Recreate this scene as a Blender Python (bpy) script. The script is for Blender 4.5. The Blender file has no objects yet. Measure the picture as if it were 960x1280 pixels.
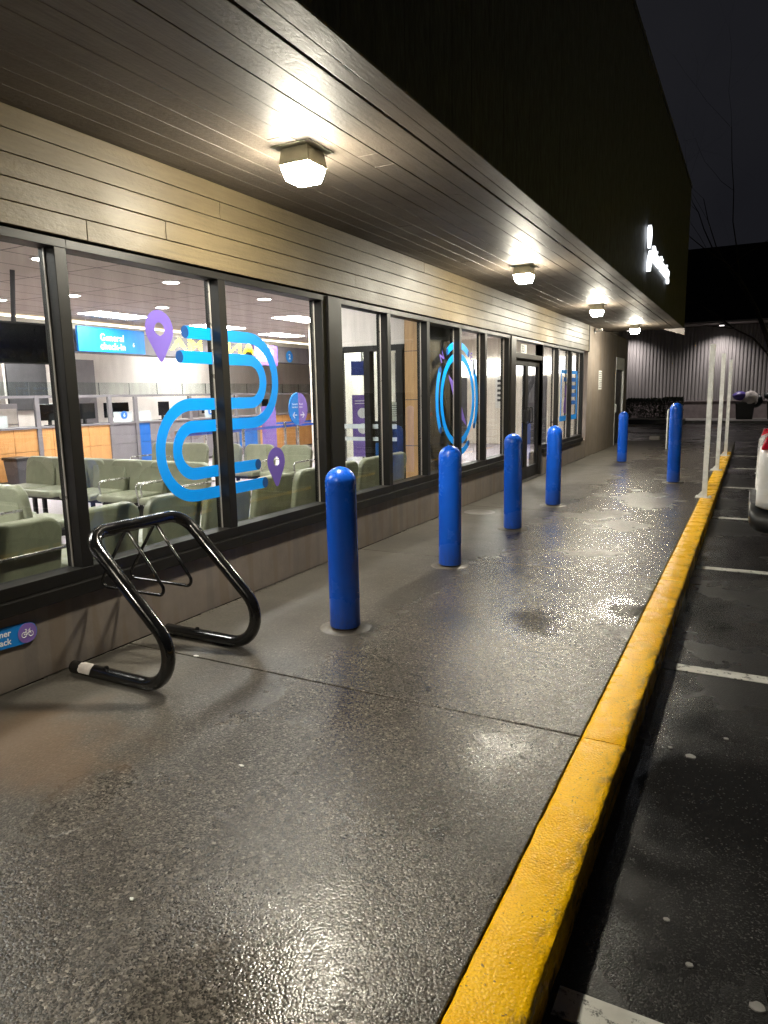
import bpy, math, random
from mathutils import Vector, Matrix
random.seed(7)
sc = bpy.context.scene
col = sc.collection
R = math.radians

# ------------------------------------------------------------------ camera
cd = bpy.data.cameras.new("camera")
cam = bpy.data.objects.new("camera", cd)
col.objects.link(cam)
_y, _p, _r = R(27.82837), R(-9.56895), R(-1.04336)
_f = Vector((-math.sin(_y) * math.cos(_p), math.cos(_y) * math.cos(_p), math.sin(_p)))
_rt = Vector((math.cos(_y), math.sin(_y), 0))
_up = _rt.cross(_f)
_rt2 = _rt * math.cos(_r) + _up * math.sin(_r)
_up2 = -_rt * math.sin(_r) + _up * math.cos(_r)
m = Matrix((_rt2, _up2, -_f)).transposed().to_4x4()
m.translation = (3.3665, 0, 1.5)
cam.matrix_world = m
cd.sensor_fit = 'VERTICAL'
cd.sensor_height = 36
cd.lens = 36 * 870.72 / 1280
cd.clip_start = 0.05
cd.clip_end = 600
sc.camera = cam

# ------------------------------------------------------------------ night sky, exposure
w = bpy.data.worlds.new("World")
sc.world = w
w.use_nodes = True
bg = w.node_tree.nodes["Background"]
bg.inputs[0].default_value = (0.0062, 0.0064, 0.0082, 1)
bg.inputs[1].default_value = 0.62
_nt = w.node_tree
_tc = _nt.nodes.new("ShaderNodeTexCoord"); _nz = _nt.nodes.new("ShaderNodeTexNoise"); _cr = _nt.nodes.new("ShaderNodeValToRGB")
_nz.inputs["Scale"].default_value = 2.2; _nz.inputs["Detail"].default_value = 5
_nt.links.new(_tc.outputs["Generated"], _nz.inputs["Vector"]); _nt.links.new(_nz.outputs["Fac"], _cr.inputs[0])
_cr.color_ramp.elements[0].position = 0.3; _cr.color_ramp.elements[0].color = (0.0048, 0.0049, 0.0064, 1)
_cr.color_ramp.elements[1].position = 0.7; _cr.color_ramp.elements[1].color = (0.0088, 0.0088, 0.0104, 1)
_nt.links.new(_cr.outputs[0], bg.inputs[0])
sc.view_settings.view_transform = 'Standard'
sc.view_settings.look = 'None'
sc.view_settings.exposure = 1.35
sc.view_settings.gamma = 1
cy = sc.cycles
cy.use_denoising = True
cy.denoiser = 'OPENIMAGEDENOISE'
cy.denoising_prefilter = 'NONE'
cy.denoising_input_passes = 'RGB_ALBEDO_NORMAL'
cy.use_adaptive_sampling = False
cy.max_bounces = 10
cy.diffuse_bounces = 4
cy.glossy_bounces = 4
cy.transparent_max_bounces = 24
cy.sample_clamp_indirect = 4
cy.sample_clamp_direct = 0
cy.caustics_reflective = False
cy.caustics_refractive = False

LAMP = 400.0       # soffit lamp lens
TROFFER = 27.0      # interior light panels

# ------------------------------------------------------------------ materials
def nodes(name):
    mt = bpy.data.materials.new(name)
    mt.use_nodes = True
    nt = mt.node_tree
    b = nt.nodes["Principled BSDF"]
    return mt, nt, b

def N(nt, t, **kw):
    n = nt.nodes.new(t)
    for k, v in kw.items():
        if k in n.inputs.keys() if isinstance(k, str) else False:
            n.inputs[k].default_value = v
        else:
            setattr(n, k, v)
    return n

def ramp(nt, fac, stops):
    n = nt.nodes.new("ShaderNodeValToRGB")
    cr = n.color_ramp
    while len(cr.elements) < len(stops):
        cr.elements.new(0.5)
    for e, (p, c) in zip(cr.elements, stops):
        e.position = p
        e.color = (c[0], c[1], c[2], 1) if not isinstance(c, (int, float)) else (c, c, c, 1)
    nt.links.new(fac, n.inputs[0])
    return n.outputs[0]

def coords(nt, scale=(1, 1, 1), rot=(0, 0, 0)):
    tc = nt.nodes.new("ShaderNodeTexCoord")
    mp = nt.nodes.new("ShaderNodeMapping")
    mp.inputs["Scale"].default_value = scale
    mp.inputs["Rotation"].default_value = rot
    nt.links.new(tc.outputs["Object"], mp.inputs[0])
    return mp.outputs[0]

def noise(nt, vec, scale, detail=4, rough=0.55):
    n = nt.nodes.new("ShaderNodeTexNoise")
    n.inputs["Scale"].default_value = scale
    n.inputs["Detail"].default_value = detail
    n.inputs["Roughness"].default_value = rough
    nt.links.new(vec, n.inputs["Vector"])
    return n.outputs["Fac"]

def mixc(nt, fac, a, b, mode='MIX'):
    n = nt.nodes.new("ShaderNodeMix")
    n.data_type = 'RGBA'
    n.blend_type = mode
    if isinstance(fac, (int, float)): n.inputs[0].default_value = fac
    else: nt.links.new(fac, n.inputs[0])
    for s, v in ((6, a), (7, b)):
        if isinstance(v, tuple): n.inputs[s].default_value = (v[0], v[1], v[2], 1)
        else: nt.links.new(v, n.inputs[s])
    return n.outputs[2]

def math_(nt, op, a, b=0.0, c=None, clamp=False):
    n = nt.nodes.new("ShaderNodeMath")
    n.operation = op
    n.use_clamp = clamp
    for i, v in enumerate((a, b) if c is None else (a, b, c)):
        if isinstance(v, (int, float)): n.inputs[i].default_value = v
        else: nt.links.new(v, n.inputs[i])
    return n.outputs[0]

def bump(nt, h, strength, dist, prev=None):
    n = nt.nodes.new("ShaderNodeBump")
    n.inputs["Strength"].default_value = strength if isinstance(strength, (int, float)) else 1
    if not isinstance(strength, (int, float)): nt.links.new(strength, n.inputs["Strength"])
    n.inputs["Distance"].default_value = dist
    nt.links.new(h, n.inputs["Height"])
    if prev: nt.links.new(prev, n.inputs["Normal"])
    return n.outputs[0]

def mat(name, c, rough=0.5, metal=0.0, var=0.12, vscale=6.0, bmp=0.0, bscale=40.0, bdist=0.002, coat=0.0, stretch=(1, 1, 1), rvar=0.1, spec=0.5):
    mt, nt, b = nodes(name)
    v = coords(nt, stretch)
    n = noise(nt, v, vscale)
    lo = tuple(x * (1 - var) for x in c)
    hi = tuple(min(1, x * (1 + var)) for x in c)
    nt.links.new(ramp(nt, n, [(0.3, lo), (0.7, hi)]), b.inputs["Base Color"])
    nt.links.new(ramp(nt, noise(nt, v, vscale * 2.3), [(0.3, max(0.02, rough - rvar)), (0.7, min(1, rough + rvar))]), b.inputs["Roughness"])
    b.inputs["Metallic"].default_value = metal
    b.inputs["Coat Weight"].default_value = coat
    b.inputs["Coat Roughness"].default_value = 0.08
    b.inputs["Specular IOR Level"].default_value = spec
    if bmp:
        nt.links.new(bump(nt, noise(nt, v, bscale, 3), bmp, bdist), b.inputs["Normal"])
    return mt

def emit(name, c, s, base=(0.8, 0.8, 0.8)):
    mt, nt, b = nodes(name)
    b.inputs["Base Color"].default_value = (*base, 1)
    b.inputs["Emission Color"].default_value = (*c, 1)
    b.inputs["Emission Strength"].default_value = s
    b.inputs["Roughness"].default_value = 0.4
    return mt

def glass_mat(name, tint=(0.93, 0.95, 0.94), refl=1.6, rough=0.0):
    mt = bpy.data.materials.new(name)
    mt.use_nodes = True
    nt = mt.node_tree
    nt.nodes.clear()
    out = nt.nodes.new("ShaderNodeOutputMaterial")
    tr = nt.nodes.new("ShaderNodeBsdfTransparent")
    tr.inputs[0].default_value = (*tint, 1)
    gl = nt.nodes.new("ShaderNodeBsdfGlossy")
    sm = noise(nt, coords(nt, (1, 3.5, 0.6)), 2.2, 5, 0.65)
    nt.links.new(ramp(nt, sm, [(0.35, tuple(x * 0.93 for x in tint)), (0.65, tint)]), tr.inputs[0])
    gl.inputs["Roughness"].default_value = rough
    fr = nt.nodes.new("ShaderNodeFresnel")
    fr.inputs[0].default_value = 1.5
    ge = nt.nodes.new("ShaderNodeNewGeometry")
    f = math_(nt, 'MULTIPLY', fr.outputs[0], refl, clamp=True)
    f = math_(nt, 'MULTIPLY', f, math_(nt, 'SUBTRACT', 1.0, ge.outputs["Backfacing"]))
    mx = nt.nodes.new("ShaderNodeMixShader")
    nt.links.new(f, mx.inputs[0])
    nt.links.new(tr.outputs[0], mx.inputs[1])
    nt.links.new(gl.outputs[0], mx.inputs[2])
    nt.links.new(mx.outputs[0], out.inputs[0])
    return mt

def frosted_mat(name, c=(0.75, 0.82, 0.85), a=0.5):
    mt = bpy.data.materials.new(name)
    mt.use_nodes = True
    nt = mt.node_tree
    b = nt.nodes["Principled BSDF"]
    b.inputs["Base Color"].default_value = (*c, 1)
    b.inputs["Alpha"].default_value = a
    b.inputs["Roughness"].default_value = 0.35
    return mt

# wet exposed-aggregate concrete
def wet_aggregate():
    mt, nt, b = nodes("wet_aggregate_concrete")
    L = nt.links.new
    v = coords(nt)
    sep = nt.nodes.new("ShaderNodeSeparateXYZ")
    L(v, sep.inputs[0])
    big = noise(nt, v, 0.75, 5, 0.6)
    med = noise(nt, v, 3.2, 5, 0.62)
    # rain-worn outer zone: smooth trowelled strip by the wall, exposed stones further out
    edge = math_(nt, 'ADD', sep.outputs[0], math_(nt, 'MULTIPLY', math_(nt, 'SUBTRACT', med, 0.5), 0.8))
    out = ramp(nt, edge, [(0.62, 0.0), (1.0, 1.0)])
    mr = nt.nodes.new("ShaderNodeMapRange")
    L(edge, mr.inputs[0]); mr.inputs[1].default_value = 0.35; mr.inputs[2].default_value = 1.35
    out = mr.outputs[0]
    vo = nt.nodes.new("ShaderNodeTexVoronoi"); vo.inputs["Scale"].default_value = 115; L(v, vo.inputs["Vector"])
    vo2 = nt.nodes.new("ShaderNodeTexVoronoi"); vo2.inputs["Scale"].default_value = 210; L(v, vo2.inputs["Vector"])
    sc1 = nt.nodes.new("ShaderNodeSeparateColor"); L(vo.outputs["Color"], sc1.inputs[0])
    stone = ramp(nt, sc1.outputs[0], [(0.0, (0.036, 0.031, 0.026)), (0.35, (0.078, 0.068, 0.057)), (0.7, (0.125, 0.109, 0.092)), (0.93, (0.165, 0.144, 0.12)), (1.0, (0.29, 0.26, 0.22))])
    sc2 = nt.nodes.new("ShaderNodeSeparateColor"); L(vo2.outputs["Color"], sc2.inputs[0])
    pit = noise(nt, v, 38, 3, 0.6)
    stone = mixc(nt, ramp(nt, math_(nt, 'ADD', math_(nt, 'MULTIPLY', pit, 0.6), math_(nt, 'MULTIPLY', sc2.outputs[0], 0.4)), [(0.56, 0.0), (0.62, 0.85)]), stone, (0.008, 0.007, 0.0065))
    fine = noise(nt, v, 60, 4)
    plain = ramp(nt, fine, [(0.3, (0.085, 0.077, 0.066)), (0.7, (0.14, 0.127, 0.108))])
    c = mixc(nt, out, plain, stone)
    # damp patches darken; old dirt
    c = mixc(nt, ramp(nt, big, [(0.4, 0.0), (0.66, 0.6)]), c, (0.03, 0.026, 0.022))
    c = mixc(nt, ramp(nt, med, [(0.3, 0.3), (0.52, 0.0)]), c, (0.05, 0.046, 0.042))
    # rust stain beside the wall near the rack
    def blob(cx, cy, rx, ry, soft=1.0):
        dx = math_(nt, 'DIVIDE', math_(nt, 'SUBTRACT', sep.outputs[0], cx), rx)
        dy = math_(nt, 'DIVIDE', math_(nt, 'SUBTRACT', sep.outputs[1], cy), ry)
        d = math_(nt, 'SQRT', math_(nt, 'ADD', math_(nt, 'MULTIPLY', dx, dx), math_(nt, 'MULTIPLY', dy, dy)))
        d = math_(nt, 'ADD', d, math_(nt, 'MULTIPLY', math_(nt, 'SUBTRACT', med, 0.5), 2.0))
        return ramp(nt, d, [(0.35, 1.0), (1.05, 0.0)])
    rust = blob(0.62, 1.75, 0.62, 0.5)
    c = mixc(nt, math_(nt, 'MULTIPLY', rust, 0.42), c, (0.15, 0.082, 0.035))
    dist = nt.nodes.new("ShaderNodeVectorMath"); dist.operation = 'ADD'
    nv = nt.nodes.new("ShaderNodeTexNoise"); nv.inputs["Scale"].default_value = 1.7; nv.inputs["Detail"].default_value = 6; L(v, nv.inputs["Vector"])
    L(v, dist.inputs[0]); L(nv.outputs["Color"], dist.inputs[1])
    vc = nt.nodes.new("ShaderNodeTexVoronoi"); vc.feature = 'DISTANCE_TO_EDGE'; vc.inputs["Scale"].default_value = 0.42; L(dist.outputs[0], vc.inputs["Vector"])
    crack = math_(nt, 'MULTIPLY', ramp(nt, vc.outputs["Distance"], [(0.0009, 1.0), (0.0022, 0.0)]), ramp(nt, noise(nt, v, 0.9, 2), [(0.46, 0.0), (0.54, 0.8)]))
    c = mixc(nt, crack, c, (0.012, 0.01, 0.009))
    pud = blob(2.66, 4.85, 0.26, 0.36)
    pud2 = blob(1.35, 1.35, 0.35, 0.5)
    c = mixc(nt, math_(nt, 'MULTIPLY', pud, 0.55), c, (0.03, 0.027, 0.024))
    L(c, b.inputs["Base Color"])
    wet = ramp(nt, big, [(0.22, 0.33), (0.75, 0.18)])
    rg = mixc(nt, out, (0.5, 0.5, 0.5), wet)
    rg = mixc(nt, pud, rg, (0.1, 0.1, 0.1))
    film = blob(1.72, 2.72, 0.26, 0.34)
    for q in (blob(2.47, 2.62, 0.22, 0.3), blob(1.18, 1.62, 0.16, 0.26), blob(2.35, 1.25, 0.4, 0.45), blob(2.2, 4.4, 0.35, 0.5)):
        film = math_(nt, 'MAXIMUM', film, q)
    film = math_(nt, 'MULTIPLY', film, math_(nt, 'SUBTRACT', 1.0, pud))
    rg = mixc(nt, math_(nt, 'MULTIPLY', film, 0.75), rg, (0.09, 0.09, 0.09))
    L(rg, b.inputs["Roughness"])
    b.inputs["Specular IOR Level"].default_value = 0.27
    h = math_(nt, 'ADD', math_(nt, 'MULTIPLY', vo.outputs["Distance"], -1.0), math_(nt, 'MULTIPLY', vo2.outputs["Distance"], -0.4))
    st = math_(nt, 'MULTIPLY', math_(nt, 'ADD', math_(nt, 'MULTIPLY', out, 0.24), 0.1), math_(nt, 'SUBTRACT', 1.0, math_(nt, 'MULTIPLY', pud, 0.93)))
    st = math_(nt, 'MULTIPLY', st, math_(nt, 'SUBTRACT', 1.0, math_(nt, 'MULTIPLY', film, 0.45)))
    nb = bump(nt, h, st, 0.004)
    nb = bump(nt, noise(nt, v, 9, 3), math_(nt, 'MULTIPLY', math_(nt, 'SUBTRACT', 1.0, pud), 0.25), 0.006, nb)
    L(nb, b.inputs["Normal"])
    return mt

def wet_asphalt():
    mt, nt, b = nodes("wet_asphalt")
    L = nt.links.new
    v = coords(nt)
    big = noise(nt, v, 0.55, 5, 0.6)
    vo = nt.nodes.new("ShaderNodeTexVoronoi"); vo.inputs["Scale"].default_value = 190; L(v, vo.inputs["Vector"])
    s1 = nt.nodes.new("ShaderNodeSeparateColor"); L(vo.outputs["Color"], s1.inputs[0])
    c = ramp(nt, s1.outputs[0], [(0, (0.006, 0.006, 0.006)), (0.7, (0.017, 0.016, 0.0155)), (0.95, (0.035, 0.034, 0.032)), (1, (0.07, 0.068, 0.065))])
    pm = ramp(nt, big, [(0.47, 0.0), (0.62, 1.0)])
    c = mixc(nt, math_(nt, 'MULTIPLY', pm, 0.35), c, (0.007, 0.007, 0.007))
    L(c, b.inputs["Base Color"])
    L(ramp(nt, big, [(0.4, 0.34), (0.52, 0.24), (0.63, 0.1)]), b.inputs["Roughness"])
    st = math_(nt, 'SUBTRACT', 0.42, math_(nt, 'MULTIPLY', pm, 0.36))
    L(bump(nt, math_(nt, 'MULTIPLY', vo.outputs["Distance"], -1.0), st, 0.003), b.inputs["Normal"])
    return mt

def yellow_paint():
    mt, nt, b = nodes("yellow_kerb_paint")
    L = nt.links.new
    v = coords(nt)
    n1 = noise(nt, v, 5, 5, 0.6)
    n2 = noise(nt, v, 70, 4, 0.6)
    c = ramp(nt, n1, [(0.3, (0.8, 0.42, 0.002)), (0.7, (0.92, 0.53, 0.003))])
    b.inputs['Specular IOR Level'].default_value = 0.12
    pits = noise(nt, v, 140, 3, 0.6)
    c = mixc(nt, ramp(nt, pits, [(0.5, 0.0), (0.72, 0.6)]), c, (0.5, 0.22, 0.004))
    c = mixc(nt, ramp(nt, noise(nt, v, 32, 3, .7), [(0.66, 0.0), (0.72, 0.6)]), c, (0.1, 0.065, 0.025))
    wear = ramp(nt, math_(nt, 'MULTIPLY', n2, math_(nt, 'ADD', n1, 0.55)), [(0.72, 0.0), (0.78, 1.0)])
    c = mixc(nt, math_(nt, 'MULTIPLY', wear, 0.8), c, (0.12, 0.095, 0.06))
    sp = nt.nodes.new("ShaderNodeSeparateXYZ"); L(v, sp.inputs[0])
    outer = nt.nodes.new("ShaderNodeMapRange"); L(sp.outputs[0], outer.inputs[0]); outer.inputs[1].default_value = 2.90; outer.inputs[2].default_value = 2.968
    scuff = math_(nt, 'MULTIPLY', outer.outputs[0], ramp(nt, noise(nt, coords(nt, (2, .8, 2)), 6, 6, .75), [(0.48, 0.0), (0.6, 0.85)]))
    c = mixc(nt, scuff, c, (0.05, 0.042, 0.03))
    drt = ramp(nt, noise(nt, v, 2.3, 6, 0.7), [(0.52, 0.0), (0.75, 0.5)])
    c = mixc(nt, drt, c, (0.3, 0.15, 0.02))
    L(c, b.inputs["Base Color"])
    L(ramp(nt, n1, [(0.3, 0.2), (0.7, 0.36)]), b.inputs["Roughness"])
    vo = nt.nodes.new("ShaderNodeTexVoronoi"); vo.inputs["Scale"].default_value = 110; L(v, vo.inputs["Vector"])
    nb = bump(nt, math_(nt, 'MULTIPLY', vo.outputs["Distance"], -1), 0.6, 0.003)
    L(bump(nt, n2, 0.3, 0.003, nb), b.inputs["Normal"])
    return mt

def wood_paint(name, c, rough=0.3, spec=0.5):
    # painted boards running along Y; grain stretched along Y
    mt, nt, b = nodes(name)
    L = nt.links.new
    v = coords(nt, (9, 0.55, 9))
    g = noise(nt, v, 6, 6, 0.65)
    p = noise(nt, coords(nt), 1.6, 4)
    c1 = tuple(x * 0.7 for x in c); c2 = tuple(min(1, x * 1.25) for x in c)
    cc = ramp(nt, g, [(0.25, c1), (0.75, c2)])
    cc = mixc(nt, ramp(nt, p, [(0.4, 0.0), (0.75, 0.35)]), cc, tuple(x * 0.6 for x in c))
    L(cc, b.inputs["Base Color"])
    L(ramp(nt, p, [(0.3, rough - 0.06), (0.7, rough + 0.12)]), b.inputs["Roughness"])
    b.inputs['Specular IOR Level'].default_value = spec
    nb = bump(nt, g, 0.35, 0.004)
    nb = bump(nt, noise(nt, coords(nt, (1, 0.5, 1)), 60, 3), 0.55, 0.004, nb)
    L(nb, b.inputs["Normal"])
    return mt

def wall_paint():
    mt, nt, b = nodes("taupe_wall_paint")
    L = nt.links.new
    v = coords(nt)
    n = noise(nt, v, 3, 6, 0.65)
    c = ramp(nt, n, [(0.3, (0.15, 0.125, 0.105)), (0.7, (0.215, 0.182, 0.153))])
    # broad upright bands of browner and greyer tone
    bands = noise(nt, coords(nt, (0.1, 3.2, 0.25)), 2.0, 1, 0.3)
    c = mixc(nt, ramp(nt, bands, [(0.56, 0.0), (0.6, 0.35)]), c, (0.14, 0.095, 0.055))
    c = mixc(nt, ramp(nt, bands, [(0.38, 0.3), (0.42, 0.0)]), c, (0.1, 0.09, 0.088))
    st = noise(nt, coords(nt, (4, 9, 0.5)), 1.6, 5, 0.6)
    c = mixc(nt, ramp(nt, st, [(0.52, 0.0), (0.75, 0.2)]), c, (0.1, 0.085, 0.07))
    L(c, b.inputs["Base Color"])
    b.inputs["Roughness"].default_value = 0.55
    L(bump(nt, noise(nt, v, 55, 4), 0.35, 0.003), b.inputs["Normal"])
    return mt

def ceiling_tiles():
    mt, nt, b = nodes("ceiling_tiles")
    L = nt.links.new
    br = nt.nodes.new("ShaderNodeTexBrick")
    br.offset = 0.0
    br.inputs["Color1"].default_value = (0.52, 0.45, 0.4, 1)
    br.inputs["Color2"].default_value = (0.56, 0.485, 0.43, 1)
    br.inputs["Mortar"].default_value = (0.17, 0.14, 0.135, 1)
    br.inputs["Scale"].default_value = 1
    br.inputs["Mortar Size"].default_value = 0.012
    br.inputs["Brick Width"].default_value = 0.61
    br.inputs["Row Height"].default_value = 1.22
    L(coords(nt), br.inputs["Vector"])
    L(br.outputs["Color"], b.inputs["Base Color"])
    b.inputs["Roughness"].default_value = 0.85
    return mt

def panel_wood(name, c):
    mt, nt, b = nodes(name)
    L = nt.links.new
    g = noise(nt, coords(nt, (6, 6, 0.8)), 5, 5, 0.6)
    L(ramp(nt, g, [(0.3, tuple(x * 0.86 for x in c)), (0.7, tuple(min(1, x * 1.12) for x in c))]), b.inputs["Base Color"])
    b.inputs["Roughness"].default_value = 0.42
    return mt

def bollard_plastic():
    mt, nt, b = nodes("blue_bollard_plastic")
    L = nt.links.new
    v = coords(nt)
    sep = nt.nodes.new("ShaderNodeSeparateXYZ"); L(v, sep.inputs[0])
    n = noise(nt, v, 3.5, 4)
    c = ramp(nt, n, [(0.3, (0.006, 0.088, 0.56)), (0.7, (0.009, 0.108, 0.66))])
    sp = noise(nt, coords(nt, (14, 14, 5)), 3, 5, 0.7)
    low = nt.nodes.new("ShaderNodeMapRange"); L(sep.outputs[2], low.inputs[0]); low.inputs[1].default_value = 0.22; low.inputs[2].default_value = 0.0
    dirt = math_(nt, 'MULTIPLY', low.outputs[0], ramp(nt, sp, [(0.35, 0.15), (0.65, 1.0)]))
    c = mixc(nt, math_(nt, 'MULTIPLY', dirt, 0.55), c, (0.06, 0.055, 0.05))
    scr = noise(nt, coords(nt, (60, 60, 2.2)), 1.2, 4, 0.7)
    sm = math_(nt, 'MULTIPLY', ramp(nt, scr, [(0.66, 0.0), (0.72, 0.5)]), ramp(nt, n, [(0.45, 0.0), (0.6, 1.0)]))
    c = mixc(nt, sm, c, (0.12, 0.2, 0.5))
    L(c, b.inputs["Base Color"])
    L(math_(nt, 'ADD', math_(nt, 'MULTIPLY', dirt, 0.35), ramp(nt, n, [(0.3, 0.22), (0.7, 0.3)])), b.inputs["Roughness"])
    L(bump(nt, noise(nt, coords(nt, (1, 1, .6)), 7, 2), 0.12, 0.01), b.inputs["Normal"])
    return mt

def worn_line():
    mt, nt, b = nodes("white_line_paint")
    L = nt.links.new
    v = coords(nt)
    n = noise(nt, v, 22, 6, 0.7)
    c = ramp(nt, noise(nt, v, 6, 4), [(0.3, (0.42, 0.41, 0.38)), (0.7, (0.62, 0.61, 0.57))])
    c = mixc(nt, ramp(nt, n, [(0.55, 0.0), (0.62, 0.9)]), c, (0.03, 0.029, 0.027))
    L(c, b.inputs["Base Color"]); b.inputs["Roughness"].default_value = 0.35
    L(bump(nt, noise(nt, v, 130, 3), 0.5, 0.003), b.inputs["Normal"])
    return mt

M = dict(
    sidewalk=wet_aggregate(), asphalt=wet_asphalt(), kerb=yellow_paint(),
    gap=mat("joint_dirt", (0.018, 0.016, 0.013), 0.8),
    line=worn_line(),
    wall=wall_paint(), siding=wood_paint("wood_siding_paint", (0.108, 0.082, 0.043), 0.46, 0.36),
    soffit=wood_paint("soffit_board_paint", (0.1, 0.083, 0.066), 0.52, 0.24),
    fascia=mat("fascia_shingle", (0.05, 0.051, 0.056), 0.6, var=0.3, vscale=9, bmp=0.8, bscale=28, bdist=0.01, stretch=(1, 1, .35)),
    bronze=mat("dark_bronze_frame", (0.008, 0.0072, 0.0065), 0.45, metal=0.0, var=0.1, vscale=2, rvar=.04, spec=.3),
    bronze_light=mat("worn_bronze_frame", (0.035, 0.03, 0.026), 0.36, metal=0.2, var=0.12, vscale=3, rvar=.04),
    bead=mat("glazing_bead", (0.5, 0.47, 0.42), 0.35, metal=0.6),
    glass=glass_mat("window_glass"), iglass=glass_mat("screen_glass", (0.9, 0.94, 0.93), 1.2),
    black=mat("black_gloss_paint", (0.006, 0.006, 0.0065), 0.16, var=0.2, bmp=0.06, bscale=60, coat=0.5),
    blackm=mat("black_plastic", (0.012, 0.012, 0.013), 0.45),
    screen=mat("switched_off_screen", (0.006, 0.006, 0.008), 0.12),
    blue=bollard_plastic(),
    pipe=mat("rusty_pipe", (0.09, 0.06, 0.04), 0.7, var=0.4),
    galv=mat("galvanised_metal", (0.78, 0.79, 0.78), 0.45, metal=0.3, var=0.15, vscale=12),
    chrome=mat("brushed_steel", (0.6, 0.59, 0.57), 0.25, metal=0.9),
    vinyl=mat("olive_vinyl", (0.26, 0.27, 0.19), 0.4, var=0.12, vscale=8, bmp=0.1, bscale=120),
    carpet=mat("lilac_grey_carpet", (0.4, 0.36, 0.39), 0.9, var=0.15, vscale=60),
    white=mat("white_wall_paint", (0.74, 0.68, 0.65), 0.7, var=0.03),
    cream=mat("cream_wall_paint", (0.74, 0.68, 0.59), 0.7, var=0.05),
    grey=mat("grey_laminate", (0.19, 0.175, 0.19), 0.5, var=0.06),
    dgrey=mat("dark_grey_laminate", (0.07, 0.068, 0.075), 0.5, var=0.1),
    orange=panel_wood("maple_panel", (0.62, 0.31, 0.11)),
    pilaster=panel_wood("golden_wood_panel", (0.55, 0.33, 0.15)),
    bluepan=mat("blue_laminate", (0.01, 0.13, 0.5), 0.4, var=0.05),
    signblue=mat("sign_blue", (0.005, 0.21, 0.66), 0.4, var=0.06, vscale=2),
    vinylblue=mat("window_vinyl_blue", (0.0, 0.28, 0.9), 0.45, var=0.04, vscale=2),
    vinyldark=mat("window_vinyl_navy", (0.01, 0.06, 0.22), 0.45, var=0.1),
    purple=mat("window_vinyl_purple", (0.135, 0.088, 0.4), 0.45, var=0.06, vscale=3),
    lav=mat("purple_sign_face", (0.2, 0.12, 0.42), 0.45),
    lettering=mat("white_lettering", (0.85, 0.85, 0.85), 0.5, var=0.02),
    darkletter=mat("dark_lettering", (0.02, 0.02, 0.03), 0.5),
    tiles=ceiling_tiles(),
    troffer=emit("light_panel", (1, 0.975, 0.92), TROFFER),
    downlight=emit("downlight_lens", (1, 0.95, 0.9), 22),
    cove=emit("cove_light", (1, 0.9, 0.72), 3.0),
    lens=emit("lamp_lens", (1.0, 0.93, 0.76), LAMP), lens_side=emit("lamp_lens_side", (1.0, 0.93, 0.76), LAMP * 0.42),
    lampbody=mat("lamp_bronze", (0.45, 0.44, 0.33), 0.45, metal=0.3, var=0.2),
    signlit=emit("backlit_letter", (0.9, 0.95, 1.0), 1.1),
    steel_clad=mat("corrugated_cladding", (0.29, 0.27, 0.268), 0.45, metal=0.1, var=0.12, vscale=2.5, stretch=(1, 1, .2)),
    plinth=mat("mauve_block_plinth", (0.2, 0.165, 0.165), 0.75, var=0.2, vscale=4),
    darkwall=mat("dark_parapet", (0.006, 0.0065, 0.012), 0.8),
    flash=mat("pale_flashing", (0.4, 0.36, 0.34), 0.5),
    footing=mat("stained_footing", (0.1, 0.085, 0.068), 0.5, var=0.4, vscale=14, bmp=0.4, bscale=90),
    concrete=mat("damp_concrete", (0.15, 0.14, 0.13), 0.4, var=0.3, vscale=5, bmp=0.4, bscale=90),
    leaf=mat("hedge_leaf", (0.022, 0.032, 0.014), 0.6, var=0.2, vscale=20),
    twig=mat("bark", (0.035, 0.028, 0.022), 0.85, var=0.3, vscale=10),
    carwhite=mat("white_car_paint", (0.8, 0.8, 0.8), 0.25, var=0.03, coat=0.6),
    cardark=mat("dark_car_paint", (0.03, 0.032, 0.04), 0.25, var=0.1, coat=0.6),
    carglass=mat("tinted_car_glass", (0.008, 0.009, 0.01), 0.06),
    tyre=mat("tyre_rubber", (0.015, 0.015, 0.015), 0.75),
    rim=mat("alloy_rim", (0.4, 0.4, 0.41), 0.3, metal=0.9),
    red=mat("tail_lamp_red", (0.5, 0.01, 0.03), 0.15, coat=0.7),
    clear=mat("lamp_clear", (0.7, 0.7, 0.72), 0.12),
    paper=mat("paper", (0.75, 0.75, 0.72), 0.7, var=0.03),
    bagpurple=mat("purple_bag", (0.09, 0.06, 0.3), 0.4, bmp=0.5, bscale=14, bdist=0.02),
    bagwhite=mat("white_bag", (0.6, 0.55, 0.52), 0.4, bmp=0.5, bscale=14, bdist=0.02),
    bagdark=mat("dark_bag", (0.015, 0.025, 0.026), 0.35, bmp=0.5, bscale=14, bdist=0.02),
    gum=mat("flattened_gum", (0.2, 0.19, 0.18), 0.7, var=0.2),
    tape=mat("torn_white_tape", (0.62, 0.57, 0.54), 0.6, var=0.15, vscale=30),
    amber=emit("yellow_lit_letter", (1.0, 0.88, 0.0), 9.0, (0.8, 0.6, 0.0)),
    whitelit=emit("lit_panel", (1, 0.98, 0.97), 2.2),
    frost=frosted_mat("frosted_panel"),
    walllamp=emit("wall_lamp_lens", (1, 0.93, 0.88), 1.5),
    belt=mat("blue_belt", (0.01, 0.08, 0.42), 0.5),
    floorw=mat("vestibule_floor", (0.3, 0.28, 0.27), 0.35),
)

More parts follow.
